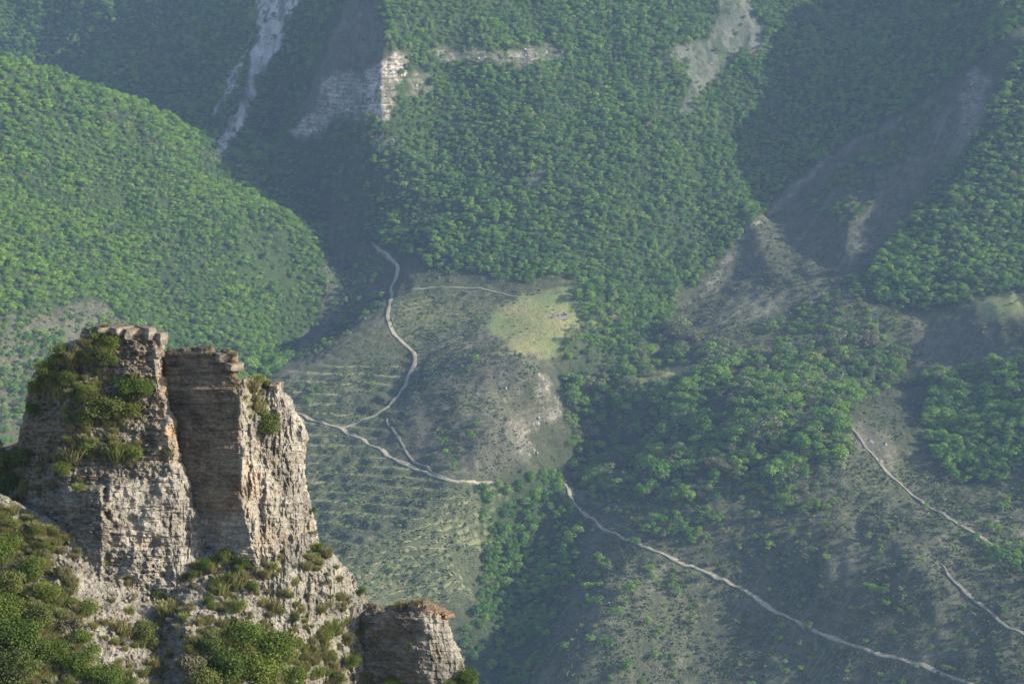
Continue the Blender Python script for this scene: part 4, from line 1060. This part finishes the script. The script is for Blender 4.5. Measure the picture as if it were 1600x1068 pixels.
PLANTS = [  # u, v (foot), width px, kind, surface, label
 (168, 572, 46, 'd', D_A, "dark bush hanging just below the cap of the left tower"), (172, 545, 38, 'g', D_A, "bright bush topping the left tower's cap"), (155, 560, 34, 'd', D_A, "small dark bush at the left of the cap bushes"),
 (196, 625, 62, 'g', D_A, "wide green bush midway up the left tower"), (222, 618, 44, 'g', D_A, "green bush at the right end of the mid tower thicket"), (150, 650, 56, 'd', D_A, "dark bush at the left of the mid tower thicket"),
 (178, 655, 60, 'd', D_A, "dark bush low in the mid tower thicket"), (138, 622, 36, 'g', D_A, "yellowish bush on the upper left of the mid tower thicket"), (130, 665, 40, 'd', D_A, "dark bush at the bottom left of the mid tower thicket"), (205, 655, 46, 'd', D_A, "dark bush at the bottom right of the mid tower thicket"),
 (115, 718, 36, 't', D_A, "dry tuft left on the ledge under the mid tower thicket"), (140, 712, 44, 'g', D_A, "green bush on the ledge under the mid tower thicket"), (165, 705, 30, 'c', D_A, "grey cushion plant on the ledge under the thicket"), (185, 716, 38, 't', D_A, "dry tuft in the middle of the ledge"), (208, 720, 40, 'g', D_A, "green bush at the right end of the ledge"), (98, 738, 34, 'g', D_A, "low green bush at the left end of the ledge"),
 (92, 560, 36, 'd', D_A, "dark bush on the left tower's upper left shoulder"), (72, 590, 42, 'd', D_A, "dark bush on the left tower's outer edge"), (60, 615, 40, 'd', D_A, "dark bush lower on the left tower's outer edge"), (104, 600, 34, 'd', D_A, "small dark bush inside the left shoulder"), (52, 650, 34, 'd', D_A, "dark bush at the foot of the left tower's outer edge"),
 (8, 738, 60, 'd', D_A, "dark green bush at the left edge beside the tower foot"), (36, 730, 46, 'd', D_A, "dark bush between the left edge and the tower foot"), (-14, 725, 60, 'd', D_A, "dark bush cut by the left edge"), (20, 765, 50, 'd', D_A, "dark bush just above the bare scree edge"),
 (419, 678, 52, 'd', D_B, "round dark bush on the lit face of the right tower"), (392, 610, 34, 't', D_B, "dry bush on the shoulder of the right tower"), (404, 640, 26, 't', D_B, "pale tuft above the round dark bush"), (365, 556, 14, 't', D_B, "tiny tuft on top of the right tower"), (330, 556, 12, 't', D_B, "tiny tuft on the slab top of the right tower"),
 (490, 800, 14, 'g', D_B, "tiny green bush on the right tower's outer edge"), (500, 858, 22, 'g', D_S, "small green bush where the right tower meets the slope"), (512, 868, 22, 't', D_S, "tuft on the slope edge under the right tower"), (566, 928, 22, 'g', D_S, "green bush on the slope edge above the low crag"), (577, 948, 17, 'c', D_S, "dark round cushion plant at the notch by the low crag"),
 (10, 872, 76, 'g', D_S, "big green bush at the left edge under the bare scree"), (52, 900, 58, 'g', D_S, "green bush right of the big left edge bush"), (20, 925, 66, 'd', D_S, "dark bush in the left edge thicket"), (76, 940, 56, 'g', D_S, "green bush in the left thicket by the stony strip"), (5, 972, 80, 'g', D_S, "broad green bush at the left edge above the corner"), (58, 982, 66, 'd', D_S, "dark bush in the lower left thicket"),
 (25, 1020, 100, 'g', D_S, "bright green bush in the bottom left corner"), (85, 1035, 66, 'g', D_S, "green bush right of the corner bush"), (130, 1055, 76, 'g', D_S, "green bush at the bottom edge near the corner"), (110, 985, 50, 'c', D_S, "grey cushion shrub among the left thicket"), (30, 1075, 100, 'd', D_S, "dark bush cut by the bottom edge in the corner"), (165, 1075, 70, 'g', D_S, "rounded bush at the bottom edge left of the stones"),
 (70, 858, 24, 'g', D_S, "small green bush on the stony strip's left side"), (95, 900, 36, 'c', D_S, "brown cushion shrub beside the left thicket"), (138, 960, 44, 'g', D_S, "yellow green bush right of the left thicket"), (108, 970, 22, 'c', D_S, "small dark cushion above the grey cushion shrub"), (128, 1008, 44, 'g', D_S, "silvery green bush below the yellow green bush"), (148, 1022, 24, 'c', D_S, "small dark cushion beside the silvery bush"),
 (230, 1002, 56, 'd', D_S, "cone shaped dark bush standing alone on the scree"), (185, 985, 30, 't', D_S, "dry tuft left of the cone shaped bush"), (262, 960, 36, 't', D_S, "dry tuft above the cone shaped bush"), (245, 935, 30, 'g', D_S, "small bush at the foot of the pale wall"), (205, 1075, 34, 'g', D_S, "small bush at the bottom edge right of the rounded bush"), (240, 1040, 26, 't', D_S, "dry tuft under the cone shaped bush"),
 (272, 895, 34, 'g', D_S, "green bush at the left of the gully below the cleft"), (300, 905, 30, 'd', D_S, "dark bush in the gully below the cleft"), (325, 890, 38, 'g', D_S, "bright bush at the base of the dark cleft"), (352, 878, 40, 'd', D_S, "dark bush under the slab wall"), (378, 888, 34, 'd', D_S, "dark bush right of the slab wall foot"), (370, 915, 40, 't', D_S, "brownish bush below the slab wall"), (395, 925, 34, 'g', D_S, "green bush in the slope below the slab wall"), (345, 925, 30, 't', D_S, "dry tuft left below the slab wall"), (415, 900, 24, 't', D_S, "rusty tuft under the lit face"), (328, 945, 30, 'g', D_S, "green bush beside the grey scree patch"), (375, 955, 36, 'g', D_S, "green bush above the dark cushion"), (390, 966, 20, 'c', D_S, "dark cushion plant over the big thicket"), (260, 925, 32, 'd', D_S, "dark bush under the pale wall's right side"),
 (385, 1012, 84, 'g', D_S, "big green bush at the top of the large thicket"), (330, 1025, 62, 'd', D_S, "dark bush at the upper left of the large thicket"), (430, 1030, 90, 'g', D_S, "bright green bush at the right of the large thicket"), (300, 1048, 60, 'c', D_S, "grey shrub at the left edge of the large thicket"), (360, 1060, 90, 'g', D_S, "leafy bush in the middle of the large thicket"), (410, 1075, 100, 'g', D_S, "green bush at the bottom of the large thicket"), (320, 1085, 70, 'd', D_S, "dark bush at the bottom left of the large thicket"), (455, 1068, 60, 'g', D_S, "bush at the lower right of the large thicket"), (385, 1040, 60, 'd', D_S, "dark hollow bush inside the large thicket"),
 (505, 1000, 40, 'g', D_S, "olive bush on the lit rock right of the large thicket"), (520, 985, 30, 't', D_S, "dry tuft on the lit rock"), (545, 1000, 24, 'c', D_S, "round grey cushion on the slope's right rim"), (560, 990, 18, 'c', D_S, "small grey cushion at the slope's right rim"), (515, 1035, 40, 'd', D_S, "dark bush low on the lit rock"), (550, 1040, 40, 'g', D_S, "green bush low on the right rim"), (530, 1070, 44, 'd', D_S, "dark brown bush at the bottom edge by the rim"), (590, 1052, 32, 'c', D_S, "pale cushion plant at the end of the rim"), (580, 1075, 30, 'c', D_S, "grey cushion at the bottom edge near the rim"),
 (615, 1078, 46, 'g', D_C, "bright bush between the slope and the low crag"), (728, 1072, 60, 'g', D_C, "green bush at the bottom right of the low crag"), (700, 1078, 36, 'g', D_C, "small bush under the low crag's lit side"), (585, 1000, 14, 't', D_C, "tuft in the notch of the low crag"), (625, 950, 22, 't', D_C, "grass tuft on top of the low crag"), (655, 944, 16, 't', D_C, "tuft behind the orange lichen cap"), (640, 1010, 14, 'd', D_C, "tiny bush on the low crag's dark side"),
]
kinds = {'g': (BU, 1.25, "green_bush"), 'd': (BD, 1.2, "dark_bush"), 'c': (CU, 0.58, "cushion_plant"), 't': (TU, 0.42, "grass_tuft")}
taken = []
def plant(u, v, wpx, kd, f, label, grp=None):
    lst, R, nm = kinds[kd]
    D = fD(f, u, v)
    p = at_depth(float(u), float(v), D - 0.05)
    s = wpx * MPX / 2 / R * (0.84 if v > 840 and kd in 'gd' else 1.0)
    me = lst[int(rng.integers(0, len(lst)))]
    if kd in 'gd':
        e = empty(nm, p, rng.uniform(0, 6.28), s)
        obj("foliage", me, e); obj("stem", BS, e)
    else:
        e = obj(nm, me, None, p); e.rotation_euler = (0, 0, rng.uniform(0, 6.28)); e.scale = (s, s, s)
    tag(e, label, {'g': "bush", 'd': "bush", 'c': "cushion plant", 't': "grass tuft"}[kd], grp)
for P in PLANTS: plant(*P)
# fillers: many small plants scattered over the slope, individually
cnt = 0
while cnt < 170:
    u_ = rng.uniform(5, 590); v_ = rng.uniform(800, 1066)
    if v_ < contact(u_) + 8 or not inside(SIL_S, np.array([u_]), np.array([v_]))[0]: continue
    if (150 < u_ < 300 or u_ > 450) and rng.random() < 0.55: continue
    if rng.random() > float(vgS(np.array([u_]), np.array([v_]))[0]): continue
    kd = ['g', 't', 'c', 'd', 't'][int(rng.integers(0, 5))]
    w_ = {'g': rng.uniform(14, 30), 'd': rng.uniform(12, 26), 't': rng.uniform(14, 26), 'c': rng.uniform(9, 18)}[kd]
    wh = "in the left thicket" if u_ < 130 else ("beside the large thicket" if v_ > 960 and u_ > 260 and u_ < 480 else ("on the scree under the pale wall" if u_ < 300 else ("below the slab wall" if u_ < 430 else "on the lit rocky rim")))
    kn = {'g': "green bush", 'd': "dark bush", 'c': "grey cushion plant", 't': "dry grass tuft"}[kd]
    plant(u_, v_, w_, kd, D_S, "small %s growing %s" % (kn, wh), "small %s %s" % ({"green bush": "green bushes", "dark bush": "dark bushes", "grey cushion plant": "grey cushion plants", "dry grass tuft": "dry grass tufts"}[kn], wh)); cnt += 1
# grass and herbs nobody could count
C_tuft = make_collection("tuftsrc", TU + [CU[0]])
n_ = 25000
uu = rng.uniform(-420, 600, n_); vv = rng.uniform(770, 1120, n_)
m_ = inside(SIL_S, uu, vv) & (vv > contact(uu)) & (rng.random(n_) < vgS(uu, vv) ** 1.4 * 0.42)
P1 = at_depth(uu[m_], vv[m_], D_S(uu[m_], vv[m_]))
ua = rng.uniform(-40, 300, 9000); va = rng.uniform(505, 800, 9000)
m2 = inside(SIL_A, ua, va - 3) & (rng.random(9000) < vgA(ua, va) ** 2 * 0.22)
P2 = at_depth(ua[m2], va[m2], D_A(ua[m2], va[m2]))
ub = rng.uniform(380, 500, 900); vb = rng.uniform(590, 860, 900)
m3 = inside(SIL_B, ub, vb - 3) & (rng.random(900) < vgB(ub, vb) * 0.6)
P3 = at_depth(ub[m3], vb[m3], D_B(ub[m3], vb[m3]))
Pg = np.concatenate([P1, P2, P3]); n_ = len(Pg); s_ = rng.uniform(0.35, 0.95, n_)
scatter("ground_cover", Pg, np.stack([np.zeros(n_), np.zeros(n_), rng.uniform(0, 6.28, n_)], -1), np.stack([s_, s_, s_], -1), np.where(rng.random(n_) < 0.12, 3, rng.integers(0, 3, n_)), C_tuft, "dry grass and low herbs covering ledges and slope", "grass")
print("cover", n_)

C_fst = []
for me_ in STONES:
    m2_ = me_.copy(); m2_.materials.clear(); m2_.materials.append(M_far_rock); C_fst.append(m2_)
C_fst = make_collection("farstonesrc", C_fst)
QX = rng.uniform(-420, 460, 260000); QY = rng.uniform(1100, 1900, 260000); QZ = zat(QX, QY)
qu, qv, qd = project(np.stack([QX, QY, QZ], -1))
qden = np.zeros(len(QX))
for nme, dn in (('crag_mid', 0.5), ('scree_right', 0.3), ('cliff_right', 0.3), ('scree_gully', 0.6), ('scree_gully_b', 0.35), ('cliff_low', 0.3), ('cliff_big', 0.12), ('path_bare', 0.05), ('cliff_band', 0.2), ('scree_top', 0.03)):
    qden = np.maximum(qden, dn * cover(qu, qv, nme, 4, 8))
qk = rng.random(len(QX)) < qden * 0.55 * np.clip(0.5 + 1.5 * fbm(QX / 9, QY / 14, 197, 2), 0, 1)
QP = np.stack([QX, QY, QZ - 0.2], -1)[qk]; n_ = len(QP); s_ = 0.7 + 2.2 * rng.random(n_) ** 3
scatter("boulder_field", QP, rng.uniform(0, 6.28, (n_, 3)), np.stack([s_ * 1.3, s_, s_], -1), rng.integers(0, 4, n_), C_fst, "pale rubble and boulders lying in the screes and cliffs", "boulders")
print("boulders", n_)

# ------------------------------------------------------------------ ruin and boulders by the meadow
def ruin():
    p = hit(872, 496)
    e = empty("stone_ruin", p, math.radians(8))
    tag(e, "low roofless stone ruin on the green meadow", "ruin")
    def wall(name, x0, y0, x1, y1, hs, th=0.7):
        n = 14; L = math.hypot(x1 - x0, y1 - y0); dx, dy = (x1 - x0) / L, (y1 - y0) / L
        V, F = [], []
        r = np.random.default_rng(int(abs(x0 * 7 + y0 * 3) + 5))
        for i in range(n):
            t = i / (n - 1); h = np.interp(t, np.linspace(0, 1, len(hs)), hs) + r.uniform(-.25, .25)
            for s in (-1, 1):
                for z in (-1.2, h): V.append((x0 + dx * L * t - dy * s * th / 2, y0 + dy * L * t + dx * s * th / 2, z + (0.1 if s > 0 and z > 0 else 0)))
        for i in range(n - 1):
            a = 4 * i; b = a + 4
            F += [(a, b, b + 1, a + 1), (a + 2, a + 3, b + 3, b + 2), (a + 1, b + 1, b + 3, a + 3)]
        F += [(0, 1, 3, 2), (4 * n - 4, 4 * n - 2, 4 * n - 1, 4 * n - 3)]
        obj(name, mesh_np(name, np.array(V), np.array(F), M_far_rock, False), e)
    wall("wall", -7, -2, 6.5, -2, [0.6, 1.2, 1.0, 1.6, 2.0])
    wall("wall", -7, 2.4, 6.5, 2.4, [0.9, 1.2, 1.8, 2.0, 2.2])
    wall("wall", 6.5, -2, 6.5, 2.4, [2.0, 2.6, 2.2])
    wall("wall", 1.0, -2, 1.0, 2.4, [1.4, 1.0, 1.5])
    wall("wall", -7, -2, -7, 2.4, [0.6, 0.8, 0.9])
ruin()
BL = [(887, 505, 1.3, "white boulder just right of the ruin"), (897, 503, 1.5, "pale boulder furthest right of the ruin"), (896, 511, 1.2, "pale boulder at the meadow's lower right rim"), (903, 507, 1.1, "small white boulder at the tree edge of the meadow"), (842, 530, 1.2, "pale stone at the meadow's lower tip"), (836, 535, 1.0, "small pale stone below the meadow's tip"), (873, 519, 0.9, "lone white stone under the ruin"), (789, 606, 2.0, "large white slab boulder on the dark slope left of the cliff"), (855, 601, 2.4, "large pale boulder on top of the ravine cliff"), (745, 615, 1.2, "small white stone on the dark slope"), (1107, 565, 2.2, "white fallen rock beside the grassy knoll"), (750, 475, 1.2, "white stone on the hump left of the meadow")]
for i, (u_, v_, s_, lab) in enumerate(BL):
    p = hit(u_, v_)
    me_ = STONES[i % 4].copy(); me_.materials.clear(); me_.materials.append(M_far_rock)
    o = obj("boulder", me_, None, p); o.scale = (s_ * 1.3, s_, s_ * 0.9); o.rotation_euler = (0, 0, rng.uniform(0, 3)); tag(o, lab, "boulder")

# ------------------------------------------------------------------ haze
def haze():
    x0, x1, y0, y1, z0, z1 = -3010, 3010, -3010, 3010, -680, float(max(10.0, TZ.max() + 20))
    V = np.array([(x, y, z) for x in (x0, x1) for y in (y0, y1) for z in (z0, z1)])
    F = np.array([(0, 1, 3, 2), (4, 6, 7, 5), (0, 4, 5, 1), (2, 3, 7, 6), (0, 2, 6, 4), (1, 5, 7, 3)])
    m = bpy.data.materials.new("haze"); m.use_nodes = True
    n = m.node_tree.nodes; n.clear()
    out = n.new("ShaderNodeOutputMaterial"); pv = n.new("ShaderNodeVolumePrincipled")
    pv.inputs["Density"].default_value = 0.000072
    pv.inputs["Color"].default_value = (0.44, 0.63, 1.0, 1)
    pv.inputs["Anisotropy"].default_value = 0.0
    m.node_tree.links.new(pv.outputs[0], out.inputs["Volume"])
    tag(obj("haze", mesh_np("haze", V, F, m, False)), "thin blue haze filling the gorge", None, None, "stuff")
haze()
